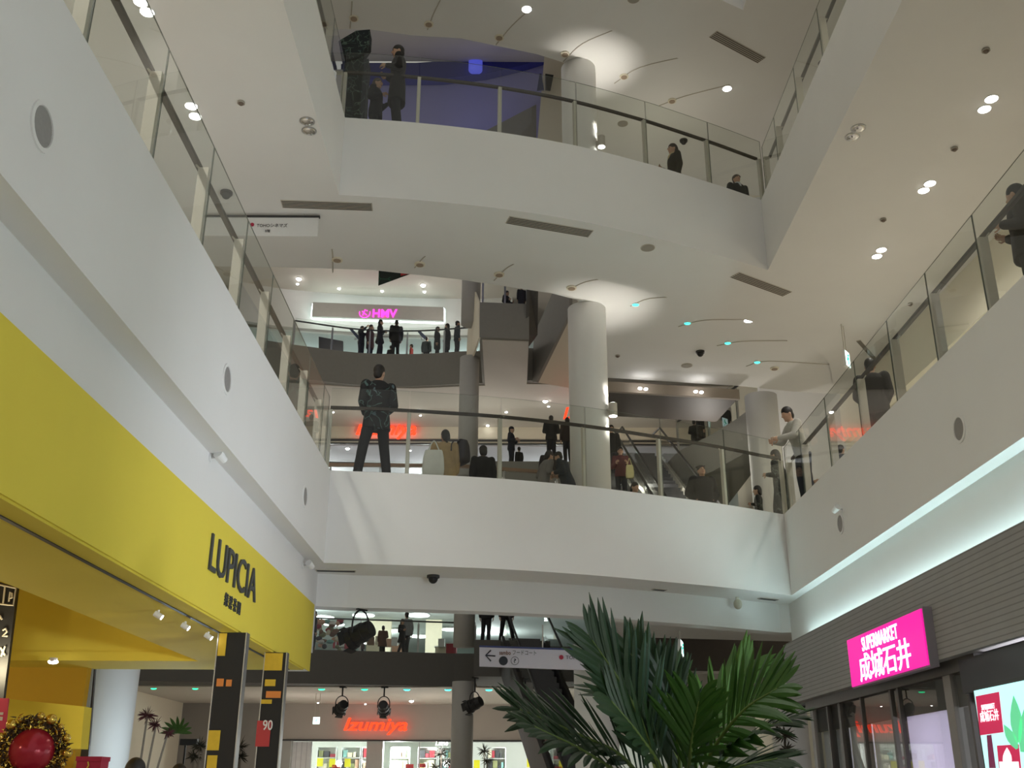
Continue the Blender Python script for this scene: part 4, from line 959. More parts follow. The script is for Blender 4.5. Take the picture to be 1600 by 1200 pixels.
# ceiling panels: ground floor, second storey, record shop
def troffer(c, w, d, label, group, m=SHOPL):
    t = thing('ceiling_panel', c, label, 'ceiling light', group); x, y, z = c
    b = MB(); n = 20
    b.tube([(x,y,z),(x,y,z-.03)], 1, 4) if False else b.box((x-w/2-.04,y-d/2-.04,z-.03),(x+w/2+.04,y+d/2+.04,z)); b.build('frame', WHITE, t)
    MB().box((x-w/2,y-d/2,z-.04),(x+w/2,y+d/2,z-.028)).build('diffuser', m, t); return t
def roundlamp(c, r, label, group):
    t = thing('ceiling_panel', c, label, 'ceiling light', group); x, y, z = c
    MB().tube([(x,y,z),(x,y,z-.05)], r*1.06, 20).build('ring', WHITE, t); MB().tube([(x,y,z-.05),(x,y,z-.07)], r, 20).build('diffuser', SHOPL, t); return t
pr = None
for p, lab in [((568,960),'broad round light panel above the hanging black stage light'),((522,974),'round light panel left of the black stage light'),((550,985),'round light panel low left of the black stage light'),((654,960),'round light panel right of the couple at the far rail'),((656,993),'round light panel behind the couple at the far rail'),((705,982),'round light panel beside the slender column'),((577,1003),'round light panel low beside the brown-coated woman'),((505,963),'slanting light panel at the far left of the second storey store'),((620,984),'round light panel left of the couple')]:
    q = atz(*p, 8.98)
    if q.y > 63: q = aty(*p, 62); 
    q.z = 8.98
    if pr is None: pr = roundlamp(q, .5, lab, 'round light panels of the second storey store')
    else: dup(pr, q, lab, 'round light panels of the second storey store')
pr = None
for i, x in enumerate((-11,-8.6,-6.2,-3.8,-1.4)):
    lab = 'ground floor store ceiling panel %s' % ['over the white screen','over the left shelving','over the grey pier','over the right shelving','behind the slender column'][i]
    if pr is None: pr = troffer((x,49.5,3.9), 1.2, .5, lab, 'ground floor store ceiling panels')
    else: dup(pr, (x,49.5,3.9), lab)
for p, lab in [((522,525),'bright lamp on the record shop ceiling, left'),((540,542),'bright lamp on the record shop ceiling beside the dark screen'),((478,529),'small bright lamp at the left end of the record shop'),((707,508),'bright lamp beside the rightmost onlooker at the record shop')]:
    q = aty(*p, 48); t = thing('ceiling_spot', q, lab, 'ceiling light'); MB().ell(q, (.12,.05,.10), 12, 8).build('lens', LAMPS, t); MB().tube([q+Vector((0,.02,0)), (q.x,q.y+.02,21.02)], .02, 6).build('stem', STEEL, t)
struct(MB().box((-14,47.2,3.92),(9,53,4.0)).build('ceiling.011', SHOPW), 'white ceiling of the ground floor store', 'ceiling')
# record shop hoardings
a = [aty(498,526,43), aty(536,533,43), aty(536,556,43), aty(498,556,43)]
t = thing('screen', a[0], 'large dark screen standing at the left of the record shop entrance', 'screen'); MB().plate(a, (0,.1,0)).build('panel', BLACK, t); MB().box((a[3].x+.3,43,L4),(a[2].x-.3,43.1,a[3].z)).build('stand', DARKG, t)
for pts, lab in [([(544,512),(550,513),(566,531),(561,532)],'slanting dark board held up at the left of the record shop queue'),([(651,516),(657,517),(667,527),(662,530)],'slanting dark board held up in the middle of the record shop queue')]:
    p = [aty(x,y,41.2) for x,y in pts]; t = thing('display_board', p[0], lab, 'board'); MB().plate(p, (0,.04,0)).build('panel', mat('board_navy',(.02,.03,.06),.5), t)
    b = MB(); c = (p[1]+p[2])/2; 
    for k in range(3): b.ell(c+Vector((.05+.12*k-.1,-.05,-.25-.12*k)), (.06,.04,.06), 8, 6)
    b.build('ornament', mat('ornament_silver',(.55,.6,.62),.3,.5), t)
# second storey store contents
x = aty(505,1000,41).x
random.seed(3)
t = thing('display_rack', (x,40.6,L2), 'tall rack of mixed bags and hats at the left end of the far second storey', 'rack', None)
MB().bar((x-.3,40.7,L2),(x-.3,40.7,L2+1.75),.04,.04).build('post', STEEL, t); MB().bar((x+.55,40.7,L2),(x+.55,40.7,L2+1.5),.04,.04).build('post', STEEL, t)
rackg = [[], []]
b = MB()
for k in range(46):
    b.ell((x+random.uniform(-.35,.75), 40.6+random.uniform(-.12,.12), L2+.15+random.uniform(0,1.45)), (random.uniform(.08,.16),random.uniform(.06,.1),random.uniform(.06,.13)), 8, 6, None, random.randrange(len(GOODC)))
o = b.build('merchandise', GOODC, t, True); o['kind'] = 'stuff'
def counter(px0, px1, h, col, Y, lab, cat='counter'):
    a, c = aty(px0,1015,Y).x, aty(px1,1015,Y).x; t = thing('display_counter', ((a+c)/2,Y,L2), lab, cat)
    MB().box((a,Y,L2),(c,Y+.6,L2+h)).build('body', col, t); MB().box((a-.03,Y-.03,L2+h),(c+.03,Y+.63,L2+h+.04)).build('top', WHITE, t); return t
counter(523,547,1.0,GOODC[3],44,'white display counter left of the brown-coated woman'); counter(572,600,1.2,GOODC[0],45,'cream display counter behind the brown-coated woman'); counter(612,632,1.1,GOODC[6],45,'peach display counter beside the couple'); counter(680,697,.9,GOODC[0],44,'low cream counter near the slender column')
for i, (px,py,c) in enumerate([(526,1006,1),(535,1004,3),(544,1007,1),(580,1001,4),(592,1000,0),(607,1004,6),(617,1002,3),(690,1004,3)]):
    p = aty(px,py,43.9); tag(MB().box((p.x-.13,43.75,p.z-.18),(p.x+.13,43.98,p.z+.14)).build('gift_box', GOODC[c], None, False, p), ['crimson box at the left on the white counter','white box in the middle on the white counter','crimson box at the right on the white counter','brown box behind the stage light','cream box beside the brown-coated woman','peach box right of the brown-coated woman','white box left of the couple','white box near the slender column'][i], 'box', 'boxes in the second storey store')
t = counter(697,713,.6,GOODC[1],40.5,'crimson box-like counter next to the slender column')
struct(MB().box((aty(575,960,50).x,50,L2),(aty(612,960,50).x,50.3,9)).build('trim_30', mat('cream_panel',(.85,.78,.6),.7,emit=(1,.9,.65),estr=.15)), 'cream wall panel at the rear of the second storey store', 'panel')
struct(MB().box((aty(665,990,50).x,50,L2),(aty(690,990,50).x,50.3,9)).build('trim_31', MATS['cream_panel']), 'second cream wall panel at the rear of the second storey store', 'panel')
# dark band beyond the palm (far right gallery edge with a strip of reddish goods above it)
struct(MB().prism([(3.1,25.6),(6.6,26.4),(9,27),(9,30),(3.1,30)], 4.25, 5.35).build('wall_right.006', mat('band_brown_grey',(.085,.07,.06),.8,0,.1,8)), 'dark brown grey gallery edge beyond the palm', 'balcony edge')
tag(MB().prism([(3.4,28),(6.4,28.2),(6.4,29.5),(3.4,29.5)], 5.35, 6.0).build('gallery_display', mat('display_rust',(.30,.16,.11),.8,0,.3,8), None, False, (5,28.5,5.35)), 'rust coloured display just visible above the dark gallery edge beyond the palm', 'display')
struct(MB().box((3.1,26,4.19),(9,34,4.25)).build('ceiling.012', PINK), 'rose beige ceiling below the dark gallery edge beyond the palm', 'ceiling')
# ================================================================== TEA SHOP
CHALK = mat('chalk_white', (.5,.46,.36), .8, 0, .1)
mb_ = thing('menu_board', (-6.5,12.8,2.5), 'tall black menu board with chalk lettering at the left edge', 'menu board')
MB().plate([aty(-60,890,12.8),aty(27,918,12.8),aty(5,1092,12.8),aty(-60,1092,12.8)], (0,.06,0)).build('board', BLACK, mb_)
def chalk(pts): 
    MB().tube([aty(x,y,12.78) for x,y in pts], .012, 6).build('chalk_mark', CHALK, mb_)
chalk([(-5,913),(25,919),(21,946),(-8,943)]); chalk([(8,916),(5,943)]); chalk([(14,940),(16,925),(19,927),(19,934),(15,935)])
chalk([(4,985),(9,982),(11,987),(4,994),(12,994)]); chalk([(1,1012),(8,1024)]); chalk([(8,1010),(2,1026)]); chalk([(0,962),(3,968)])
rs = thing('poster', aty(5,1115,12.5), 'crimson poster with pale marks below the black menu board', 'poster')
MB().plate([aty(-30,1090,12.5),aty(13,1091,12.5),aty(7,1146,12.5),aty(-30,1146,12.5)], (0,.03,0)).build('sheet', mat('poster_crimson',(.42,.03,.06),.6), rs)
MB().box(tuple(aty(-2,1126,12.48)), tuple(aty(4,1120,12.47))).build('mark', CHALK, rs); MB().box(tuple(aty(-2,1117,12.48)), tuple(aty(5,1113,12.47))).build('mark', CHALK, rs)
YB = thing('signboard', aty(70,1130,14), 'bright yellow shallow panel on the ochre wall of the tea shop', 'panel')
MB().plate([aty(-60,1088,14),aty(13,1092,14),aty(132,1104,14),aty(126,1170,14),aty(-60,1172,14)], (0,.25,0)).build('panel', YEL, YB)
struct(MB().plate([aty(129,1041,15.6),aty(149,1041,15.6),aty(132,1260,15.6),aty(118,1260,15.6)], (0,.05,0)).build('trim_32', FRM), 'dark window post at the end of the tea shop', 'post')
gp = thing('window_strip', aty(138,1070,15.4), 'narrow bluish glass strip beside the dark window post', 'glass panel'); MB().plate([aty(129,1042,15.45),aty(146,1042,15.45),aty(140,1105,15.45),aty(124,1104,15.45)], (0,.02,0)).build('pane', mat('blue_grey_film',(.30,.34,.36),.4), gp)
# poster pillars at the shop corner
def poster_pillar(x0, x1, y, col, bands, label):
    t = thing('poster_pillar', ((x0+x1)/2, y, 0), label, 'pillar')
    MB().box((x0,y,0),(x1,y+.12,3.17)).build('case', BLACK, t)
    for s in (x0-.012, x1): MB().box((s,y-.01,0),(s+.012,y+.13,3.17)).build('edge_strip', STEEL, t)
    for k, (z0, z1, f0, f1, m) in enumerate(bands):
        MB().box((x0+(x1-x0)*f0,y-.012,z0),(x0+(x1-x0)*f1,y-.001,z1)).build('poster_patch', m, t)
    return t
YP = mat('poster_yellow', (.7,.46,.03), .6, 0, .1, 20); RP = mat('poster_red', (.5,.05,.05), .6); OP = mat('poster_orange', (.75,.25,.05), .6)
a = aty(331,1100,11.6); c = aty(374,1100,11.6)
pp = poster_pillar(a.x, c.x, 11.6, None, [(2.92,3.16,.02,.30,YP),(2.60,2.68,.10,.35,OP),(2.60,2.67,.45,.65,OP),(1.95,2.15,.0,.42,YP),(1.75,1.9,.05,.4,YP),(1.60,1.72,.0,.42,YP)], 'black glossy poster pillar with orange fish prints, nearer one')
a = aty(408,1100,13.4); c = aty(441,1100,13.4)
poster_pillar(a.x, c.x, 13.4, None, [(2.95,3.16,.0,.85,YP),(2.76,2.84,.1,.6,YP),(2.62,2.70,.2,.9,OP),(2.55,2.6,.0,.5,YP),(2.05,2.35,-.1,.55,RP)], 'black poster pillar with yellow top at the corner of the tea shop')
q = aty(410,1141,13.38); raised('lettering','','','90', q, (1,0,0),(0,-1,0), .12, .12, .004, mat('poster_white',(.8,.75,.7),.6), .01, 0, 1, bpy.data.objects['poster_pillar.001'])
# wreath ornament
wx = Vector((-2.98, 6.85, 1.80)); wr = thing('christmas_wreath', wx, 'red Christmas bauble ringed with gold and dark tinsel at the bottom left', 'ornament')
MB().ell(wx, (.135,.135,.135), 28, 18).build('bauble', mat('bauble_red', (.42,.015,.035), .18, .2, .15, 14), wr, True)
random.seed(5)
ax = (Vector((0,0,EYE))-wx).normalized(); A = ax.cross(Vector((0,0,1))).normalized(); Bv = A.cross(ax)
b = MB(); g = MB(); gl = MB()
for i in range(1500):
    a = random.uniform(0,2*PI); rr = .172+random.gauss(0,.02); c = wx+A*math.cos(a)*rr+Bv*math.sin(a)*rr+ax*random.gauss(0,.025)
    dv = Vector((random.gauss(0,1),random.gauss(0,1),random.gauss(0,1))).normalized()*random.uniform(.02,.04)
    (b if i%3 else g).tube([c, c+dv*.5, c+dv], [.0045,.004,.001], 5)
o_ = b.build('tinsel', mat('tinsel_dark', (.06,.035,.02), .4, .4, .2, 30), wr); o_['kind'] = 'stuff'; o_ = g.build('tinsel', mat('tinsel_gold', (.75,.50,.10), .22, .9, .1, 30), wr)
o_['kind'] = 'stuff'
for i in range(16):
    a = 2*PI*i/16+random.uniform(-.1,.1); c = wx+A*math.cos(a)*.205+Bv*math.sin(a)*.205+ax*.03
    MB().ell(c, (.017+.008*(i%3),)*3, 12, 8).build('gold_bead', MATS['tinsel_gold'], wr, True)
MB().tube([wx-Vector((0,0,.13)), (wx.x,wx.y,.75)], .012, 8).build('stand', BLACK, wr)
tb = thing('display_table', (-3.1,7.3,0), 'dark display table below the bauble and the crimson box', 'table')
MB().box((-3.9,6.5,.70),(-2.3,8.1,.75)).build('top', DARKG, tb)
for x_, y_ in ((-3.85,6.55),(-2.35,6.55),(-2.35,8.05),(-3.85,8.05)): MB().bar((x_,y_,0),(x_,y_,.70),.05,.05).build('leg', DARKG, tb)
p = aty(140,1182,7.7); gb = thing('gift_box', p, 'crimson gift box with a small gold mark at the bottom left', 'box')
MB().box((p.x-.085,7.7,.75),(p.x+.085,7.85,p.z)).build('box', mat('box_crimson',(.50,.015,.06),.5,0,.05), gb); MB().box((p.x-.09,7.69,p.z-.03),(p.x+.09,7.86,p.z)).build('lid', MATS['box_crimson'], gb)
MB().tube([(p.x-.01,7.695,p.z-.09),(p.x+.005,7.695,p.z-.06),(p.x-.003,7.695,p.z-.035)], .006, 6).build('mark', MATS['tinsel_gold'], gb)
# floral standing panel and flared canopy on the third storey bridge
FLO = floral_mat('floral_navy', (.018,.024,.028), (.10,.15,.12), (.06,.10,.10), 7)
fp = thing('floral_panel', (-3.1,17.0,L3), 'tall dark pillar printed with pale flowers at the left end of the upper bridge', 'display pillar')
pts = [(531,200),(569,200),(572,135),(576,92),(560,92),(533,100)]
MB().plate([aty(x_,y_,17.0) for x_,y_ in pts], (0,.35,0)).build('shaft', FLO, fp)
MB().plate([aty(529,64,17.0),aty(556,48,17.0),aty(578,46,17.0),aty(577,66,17.0),aty(562,88,17.0),aty(534,94,17.0)], (0,.30,0)).build('canopy', FLO, fp)
MB().box((-3.35,16.95,L3),(-2.9,17.4,L3+.5)).build('base', FLO, fp)
# ================================================================== PLANTS
def leaflet(b, p, d, n, L, w, droop, segs=5, mi=0, cut=False):
    """blade with a raised midrib fold"""
    d = d.normalized(); s = d.cross(n).normalized(); n = s.cross(d).normalized()
    pts = []; p = p.copy(); dd = d.copy()
    for i in range(segs+1):
        t = i/segs; ww = w*(.35+1.3*t) if t < .35 else w*max(.06, .8-.0*t if t < .7 else .8*(1-t)/.3+.06)
        q = s*ww
        pts.append((p-q-n*ww*.28, p.copy(), p+q-n*ww*.28)); dd = (dd+Vector((0,0,-droop/segs))).normalized(); p = p+dd*(L/segs)
    vs = [v for t in pts for v in t]; fs = []
    for i in range(segs): fs += [(3*i,3*i+1,3*i+4,3*i+3),(3*i+1,3*i+2,3*i+5,3*i+4)]
    b.add(vs, fs, mi)
LEAF = [mat('palm_leaf_%d' % i, c, .52, 0, .25, 12, spec=.5) for i, c in enumerate([(.013,.045,.008),(.030,.10,.010),(.045,.125,.014),(.010,.034,.008)])]
STEM = mat('palm_stem', (.10,.16,.03), .5, 0, .2, 14)
palm = thing('palm_plant', (.98,6.5,0), 'large dark green feathery palm in the foreground at the bottom centre', 'plant')
def frond(ctrl, n, Lmax, w, hint, spread, droop, m, t0=.12, seed=0):
    random.seed(seed); P = curve_pts(ctrl, 10); N = len(P); hint = Vector(hint)
    st_ = MB(); st_.tube(P, [max(.003,.014*(1-i/N)+.003) for i in range(N)], 8)
    r = st_.build('frond', STEM, palm, True); ORIG[r.name] = ORIG[palm.name]
    b = MB()
    for k in range(n):
        t = t0+(1-t0)*k/(n-1); f = t*(N-1); i = min(int(f), N-2); p = P[i].lerp(P[i+1], f-i); tan = (P[i+1]-P[i]).normalized()
        up_ = hint; s = tan.cross(up_).normalized(); nn = s.cross(tan).normalized()
        L = Lmax*(.55+.9*math.sin(PI*min(1,t*.85+.12))*.5)*random.uniform(.88,1.08)
        if t > .9: L *= .8
        for sg in (-1, 1):
            ang = spread*(1-.45*t)+random.gauss(0,.06)
            d = tan*math.cos(ang)+s*sg*math.sin(ang)+nn*(.16+random.gauss(0,.06))
            leaflet(b, p, d, nn, L, w*random.uniform(.85,1.15), droop*random.uniform(.6,1.4))
    return b.build('leaflets', m, r, False, recalc=False)
def W(x, y, Y): return aty(x, y, Y)
PF = [
 ([(1052,1290,6.5),(1018,1165,6.3),(975,1075,6.15),(925,1000,6.05)], 17, .50, .027, (.35,-1,.25), .62, .08, 0, .25, 1),
 ([(1055,1290,6.5),(1040,1150,6.4),(1012,1080,6.35),(985,1020,6.35)], 15, .44, .028, (0,-1,.2), .55, .08, 0, .25, 2),
 ([(1060,1290,6.5),(1062,1180,6.4),(1048,1110,6.35),(1030,1050,6.3)], 14, .40, .028, (.1,-1,.2), .60, .10, 3, .2, 3),
 ([(1065,1290,6.5),(1110,1180,6.2),(1160,1112,5.95),(1215,1075,5.8)], 20, .42, .026, (-.45,-.9,.5), .85, .30, 1, .16, 4),
 ([(1065,1290,6.5),(1120,1200,6.2),(1175,1148,6.0),(1235,1122,5.9)], 16, .34, .024, (-.1,-.35,1), .85, .55, 0, .3, 5),
 ([(1045,1290,6.5),(980,1190,6.2),(905,1148,6.0),(812,1108,5.85)], 22, .40, .025, (.2,-.75,.65), .80, .22, 3, .12, 6),
 ([(1045,1290,6.5),(985,1225,6.0),(915,1175,5.7),(835,1135,5.5)], 18, .36, .025, (.3,-.6,.7), .8, .35, 3, .2, 7),
 ([(1055,1290,6.5),(1040,1215,5.9),(1000,1150,5.6),(955,1095,5.45)], 18, .42, .028, (.25,-.8,.5), .75, .15, 0, .15, 8),
 ([(1058,1290,6.5),(1075,1210,5.9),(1082,1150,5.7),(1092,1095,5.6)], 16, .38, .027, (-.2,-.85,.5), .75, .2, 1, .15, 9),
 ([(1062,1290,6.5),(1100,1235,6.0),(1150,1200,5.7),(1215,1185,5.6)], 16, .32, .024, (-.2,-.4,.9), .9, .5, 3, .25, 10),
 ([(1050,1290,6.6),(1000,1120,6.9),(968,1075,7.1),(950,1035,7.2)], 14, .36, .026, (.2,-1,.2), .85, .25, 3, .2, 11),
 ([(1062,1290,6.6),(1105,1140,6.9),(1140,1085,7.0),(1165,1045,7.0)], 15, .40, .026, (-.2,-1,.2), .62, .12, 2, .2, 12),
 ([(1056,1290,6.6),(1055,1140,6.9),(1052,1090,7.1),(1045,1050,7.2)], 13, .36, .026, (0,-1,.2), .65, .12, 0, .2, 13)]
for ct, n_, L_, w_, hi, sp_, dr, mi_, t0_, sd in PF:
    frond([W(*c_) for c_ in ct], n_, L_, w_, hi, sp_, dr, LEAF[mi_], t0_, sd)
MB().tube([(.98,6.5,.5),(1.0,6.5,1.0),(1.0,6.5,1.40)], [.07,.06,.05], 14).build('trunk', mat('palm_trunk',(.09,.07,.04),.8,0,.3,20), palm, True)
b = MB(); b.tube([(.98,6.5,0),(.98,6.5,.02),(.98,6.5,.5),(.98,6.5,.52)], [.24,.26,.32,.32], 28); b.build('pot', mat('pot_grey',(.3,.29,.28),.6), palm)
# small dracaenas in the rear court
DRAC = mat('dracaena_leaf', (.035,.03,.016), .6, 0, .3, 20); DRACR = mat('dracaena_leaf_red', (.09,.02,.022), .6, 0, .3, 20); DST = mat('dracaena_stem', (.20,.16,.12), .8, 0, .2, 20)
def dracaena(px, py, Y, heads, label, m=DRAC, r=.28):
    c = aty(px, py, Y); t = thing('potted_dracaena', (c.x,Y,0), label, 'plant')
    random.seed(int(px))
    MB().tube([(c.x,Y,0),(c.x,Y,.45)], [.16,.2], 18).build('pot', MATS['pot_grey'], t)
    for dx, dz, rr in heads:
        h = Vector((c.x+dx, Y+random.uniform(-.1,.1), c.z+dz))
        s = MB(); s.tube([(c.x+dx*.2,Y,.4), (c.x+dx*.6,Y,(c.z+dz)*.6), h], [.028,.022,.018], 8); st_ = s.build('stem', DST, t)
        b = MB()
        for k in range(46):
            d = Vector((random.gauss(0,1),random.gauss(0,1),random.gauss(.35,.8))).normalized(); leaflet(b, h, d, d.orthogonal(), rr*random.uniform(.7,1.1), .016, .35, 3)
        ORIG[st_.name] = ORIG[t.name]; b.build('leaf_tuft', m, st_, recalc=False)
dracaena(690,1178,42,[(0,.0,.34),(.22,-.3,.28),(-.2,-.5,.28)],'bushy dark dracaena at the right of the ground floor store window')
dracaena(757,1174,42,[(0,0,.36),(.1,-.35,.3)],'dark dracaena just right of the slender column')
dracaena(862,1166,36,[(-.3,.0,.36),(.3,-.2,.36),(0,-.4,.3)],'dark dracaena left of the palm trunk')
dracaena(1226,1150,21,[(0,0,.26),(.02,-.25,.2)],'spiky brown dracaena right of the palm')
dracaena(228,1118,20,[(0,0,.20),(.2,-.16,.18),(.42,-.3,.14)],'slim red-leaved dracaena behind the tea shop', DRACR)
dracaena(312,1165,22,[(0,0,.2),(-.1,-.2,.18)],'dark dracaena left of the nearer poster pillar')
dracaena(375,1168,24,[(0,0,.26),(.05,-.2,.2)],'dark dracaena right of the nearer poster pillar')
c = aty(278,1145,26); t = thing('wall_planter', c, 'broad-leaved green plant on a dark bracket behind the tea shop', 'plant'); b = MB(); random.seed(2)
for k in range(9):
    a = -1.4+2.8*k/8; d = Vector((math.sin(a),-.4,math.cos(a)*.9)); leaflet(b, c, d, Vector((0,-1,.3)), .42, .05, .3, 5)
b.build('leaf_tuft', LEAF[2], t, recalc=False); MB().box((c.x+.1,25.9,c.z-.28),(c.x+.5,26.1,c.z-.14)).build('bracket', BLACK, t)
MB().bar((c.x+.2,26.05,0),(c.x+.2,26.05,c.z-.14),.04,.04).build('post', BLACK, t)
# ================================================================== PEOPLE
def remesh(mb, name, m, parent, voxel, smooth=3, extra=None):
    me = bpy.data.meshes.new('tmp'); me.from_pydata([tuple(v) for v in mb.v], [], mb.f)
    bm = bmesh.new(); bm.from_mesh(me); bmesh.ops.recalc_face_normals(bm, faces=bm.faces[:]); bm.to_mesh(me); bm.free()
    ob = bpy.data.objects.new('tmp', me); COL.objects.link(ob)
    r = ob.modifiers.new('r', 'REMESH'); r.mode = 'VOXEL'; r.voxel_size = voxel; r.use_smooth_shade = True
    if smooth:
        s = ob.modifiers.new('s', 'SMOOTH'); s.factor = .5; s.iterations = smooth
    dg = bpy.context.evaluated_depsgraph_get(); dg.update()
    out = bpy.data.meshes.new_from_object(ob.evaluated_get(dg)); bpy.data.objects.remove(ob); bpy.data.meshes.remove(me)
    if extra is not None:
        bm = bmesh.new(); bm.from_mesh(out); t = bpy.data.meshes.new('t2'); t.from_pydata([tuple(v) for v in extra.v], [], extra.f); bm.from_mesh(t); bmesh.ops.recalc_face_normals(bm, faces=bm.faces[:]); bm.to_mesh(out); bm.free(); bpy.data.meshes.remove(t)
    out.name = name; o = ORIG[parent.name]
    out.transform(Matrix.Translation(-o))
    for p in out.polygons: p.use_smooth = True
    out.materials.clear(); out.materials.append(m)
    ob = bpy.data.objects.new(name, out); COL.objects.link(ob); ob.parent = parent; ORIG[ob.name] = o
    return ob
ARMS = {'front':((.045,.03,-.28),(-.10,-.17,-.12)), 'down':((.05,.02,-.28),(.0,-.05,-.25)), 'pocket':((.10,.07,-.27),(-.09,-.11,-.17)), 'rail':((.05,-.17,-.20),(-.10,-.22,.03)),
        'crossed':((.07,-.05,-.27),(-.25,-.14,.05)), 'bent':((.06,.02,-.28),(-.07,-.21,.07)), 'point':((.04,-.22,-.03),(0,-.20,.14)),
        'chin':((.04,-.09,-.26),(-.10,-.14,.22)), 'swing':((.05,-.10,-.26),(.0,-.14,-.20)), 'back':((.06,.12,-.25),(.0,.02,-.25)), 'clasp':((.06,.08,-.27),(-.16,.05,-.15)), 'wide':((.15,.02,-.25),(.06,-.08,-.22))}
SKIN = mat('skin', (.50,.31,.21), .55, 0, .06, 20)
EYEM = mat('eye_dark', (.02,.015,.012), .3, 0, 0); LIP = mat('lip_red', (.36,.13,.11), .5, 0, 0)
def cloth(c): return mat('cloth_%d_%d_%d' % tuple(int(v*999) for v in c), c, .9, 0, .16, 12, bump=.25, bscale=40)
HAIRM = {}
def hairm(c): return mat('hair_%d_%d' % (int(c[0]*999), int(c[2]*999)), c, .55, 0, .25, 40)
DK = (.016,.013,.011)
def person(label, x, y, z, H, yaw, top=(.02,.02,.022), bottom=(.02,.02,.025), hair=DK, style='short', arms=('down','down'), stance='stand', lean=0.0, hem=.80, flare=1.0, bulk=1.0, head=(0,0), face=False, topmat=None, shirt=None, sleeves=True, shoes=True, group=None, vox=.016, headscale=1.0, hat=None, skirt=False):
    s = H/1.70; root = thing('person', (x,y,z), label, 'person', group)
    Rz = Matrix.Rotation(math.radians(yaw), 4, 'Z'); T = Matrix.Translation((x,y,z)) @ Rz @ Matrix.Scale(s, 4)
    pel = Vector((0,0,.90)); Rl = Matrix.Translation(pel) @ Matrix.Rotation(math.radians(-lean), 4, 'X') @ Matrix.Translation(-pel)
    # a forward lean tips the trunk towards -y, the way the person faces
    Rl = Matrix.Translation(pel) @ Matrix.Rotation(math.radians(lean), 4, 'X') @ Matrix.Translation(-pel)
    def U(p): return T @ (Rl @ Vector(p))
    def Lw(p): return T @ Vector(p)
    def rings(lst, f):
        out = []
        for zz, rx, ry, cy in lst: out.append([f((math.cos(2*PI*i/16)*rx, cy+math.sin(2*PI*i/16)*ry, zz)) for i in range(16)])
        return out
    FE = {'stand':((.10,.0,0),(.10,.02,0)), 'wide':((.20,-.05,0),(.26,.06,0)), 'walk':((.09,-.22,0),(.09,.26,0)), 'contra':((.08,.02,0),(.15,-.10,0)), 'stride':((.06,-.34,0),(.08,.30,0))}[stance]
    legs = []
    for sg, f in zip((-1,1), FE):
        hip = Vector((sg*.085,0,.88)); ank = Vector((sg*f[0],f[1]+.03,.085)); kn = (hip+ank)*.5+Vector((0,-.035,.03)); legs.append((hip,kn,ank))
    armj = []
    for sg, a in zip((-1,1), arms):
        e, w = ARMS[a]; sh = Vector((sg*.175*min(1.08,bulk),.01,1.385)); el = sh+Vector((sg*e[0],e[1],e[2])); wr = el+Vector((sg*w[0],w[1],w[2])); armj.append((sh,el,wr))
    # ---- body: one continuous surface
    b = MB()
    b.loft(rings([(.80,.14,.09,.0),(.90,.158,.105,.005),(1.0,.145,.10,0),(1.10,.132,.092,0),(1.22,.150,.10,.0),(1.33,.165,.10,.008),(1.40,.135,.08,.012),(1.45,.062,.06,.012)], U))
    for hip,kn,ank in legs:
        b.cap(Lw(hip), Lw(kn), .080*s, .056*s); b.cap(Lw(kn), Lw(ank), .056*s, .036*s); b.cap(Lw(ank+Vector((0,.03,-.04))), Lw(ank+Vector((0,-.13,-.055))), .036*s, .030*s)
    for sh,el,wr in armj:
        b.cap(U(sh), U(el), .048*s, .038*s); b.cap(U(el), U(wr), .038*s, .027*s)
    hs = headscale; nb = Vector((0,.012,1.40)); hc = Vector((0,-.015,1.585))
    hy, hp = head; Rh = Matrix.Translation(Vector((0,.0,1.47))) @ Matrix.Rotation(math.radians(hy), 4, 'Z') @ Matrix.Rotation(math.radians(hp), 4, 'X') @ Matrix.Scale(hs,4) @ Matrix.Translation(Vector((0,0,-1.47)))
    def Hd(p): return U(Rh @ Vector(p))
    def M3(): return (T @ Rl @ Rh).to_3x3()
    def hell(mb, c, r, n=14, k=10): mb.ell(Hd(c), r, n, k, M3())
    b.cap(U(nb), Hd((0,.0,1.52)), .056*s, .050*s)
    hell(b, hc, (.073,.092,.113)); hell(b, (0,-.035,1.525), (.055,.062,.058)); hell(b, (0,-.075,1.487), (.025,.022,.02))
    b.cap(Hd((0,-.100,1.592)), Hd((0,-.118,1.560)), .010*s, .015*s, 8)
    for sg in (-1,1): hell(b, (sg*.076,.0,1.575), (.012,.022,.034), 10, 8)
    hell(b, (0,-.088,1.612), (.050,.014,.010), 10, 8)
    # hands: palm, four fingers and a thumb each
    h = MB()
    for (sh,el,wr), sg in zip(armj, (-1,1)):
        A, W_ = U(el), U(wr); d = (W_-A).normalized(); inn = (U((0,wr.y,wr.z))-W_).normalized(); nrm = (inn-d*inn.dot(d)); nrm = nrm.normalized() if nrm.length > .05 else d.orthogonal().normalized(); fw = d.cross(nrm)*(1 if sg < 0 else -1)
        if fw.dot(U((0,-1,wr.z))-U((0,0,wr.z))) < 0: fw = -fw
        Mh = Matrix((fw, nrm, d)).transposed()
        h.ell(W_+d*.045*s, (.040*s,.018*s,.052*s), 12, 8, Mh)
        for k, ln in enumerate((.070,.080,.076,.058)):
            p0 = W_+d*.082*s+fw*((1.5-k)*.020*s); p1 = p0+(d*.85+nrm*.35).normalized()*ln*.5*s; p2 = p1+(d*.5+nrm*.85).normalized()*ln*.5*s
            h.cap(p0, p1, .0092*s, .0085*s, 7); h.cap(p1, p2, .0085*s, .007*s, 7)
        p0 = W_+d*.030*s+fw*.034*s; p1 = p0+(d*.6+fw*.65+nrm*.25).normalized()*.040*s; p2 = p1+(d*.8+nrm*.4).normalized()*.030*s
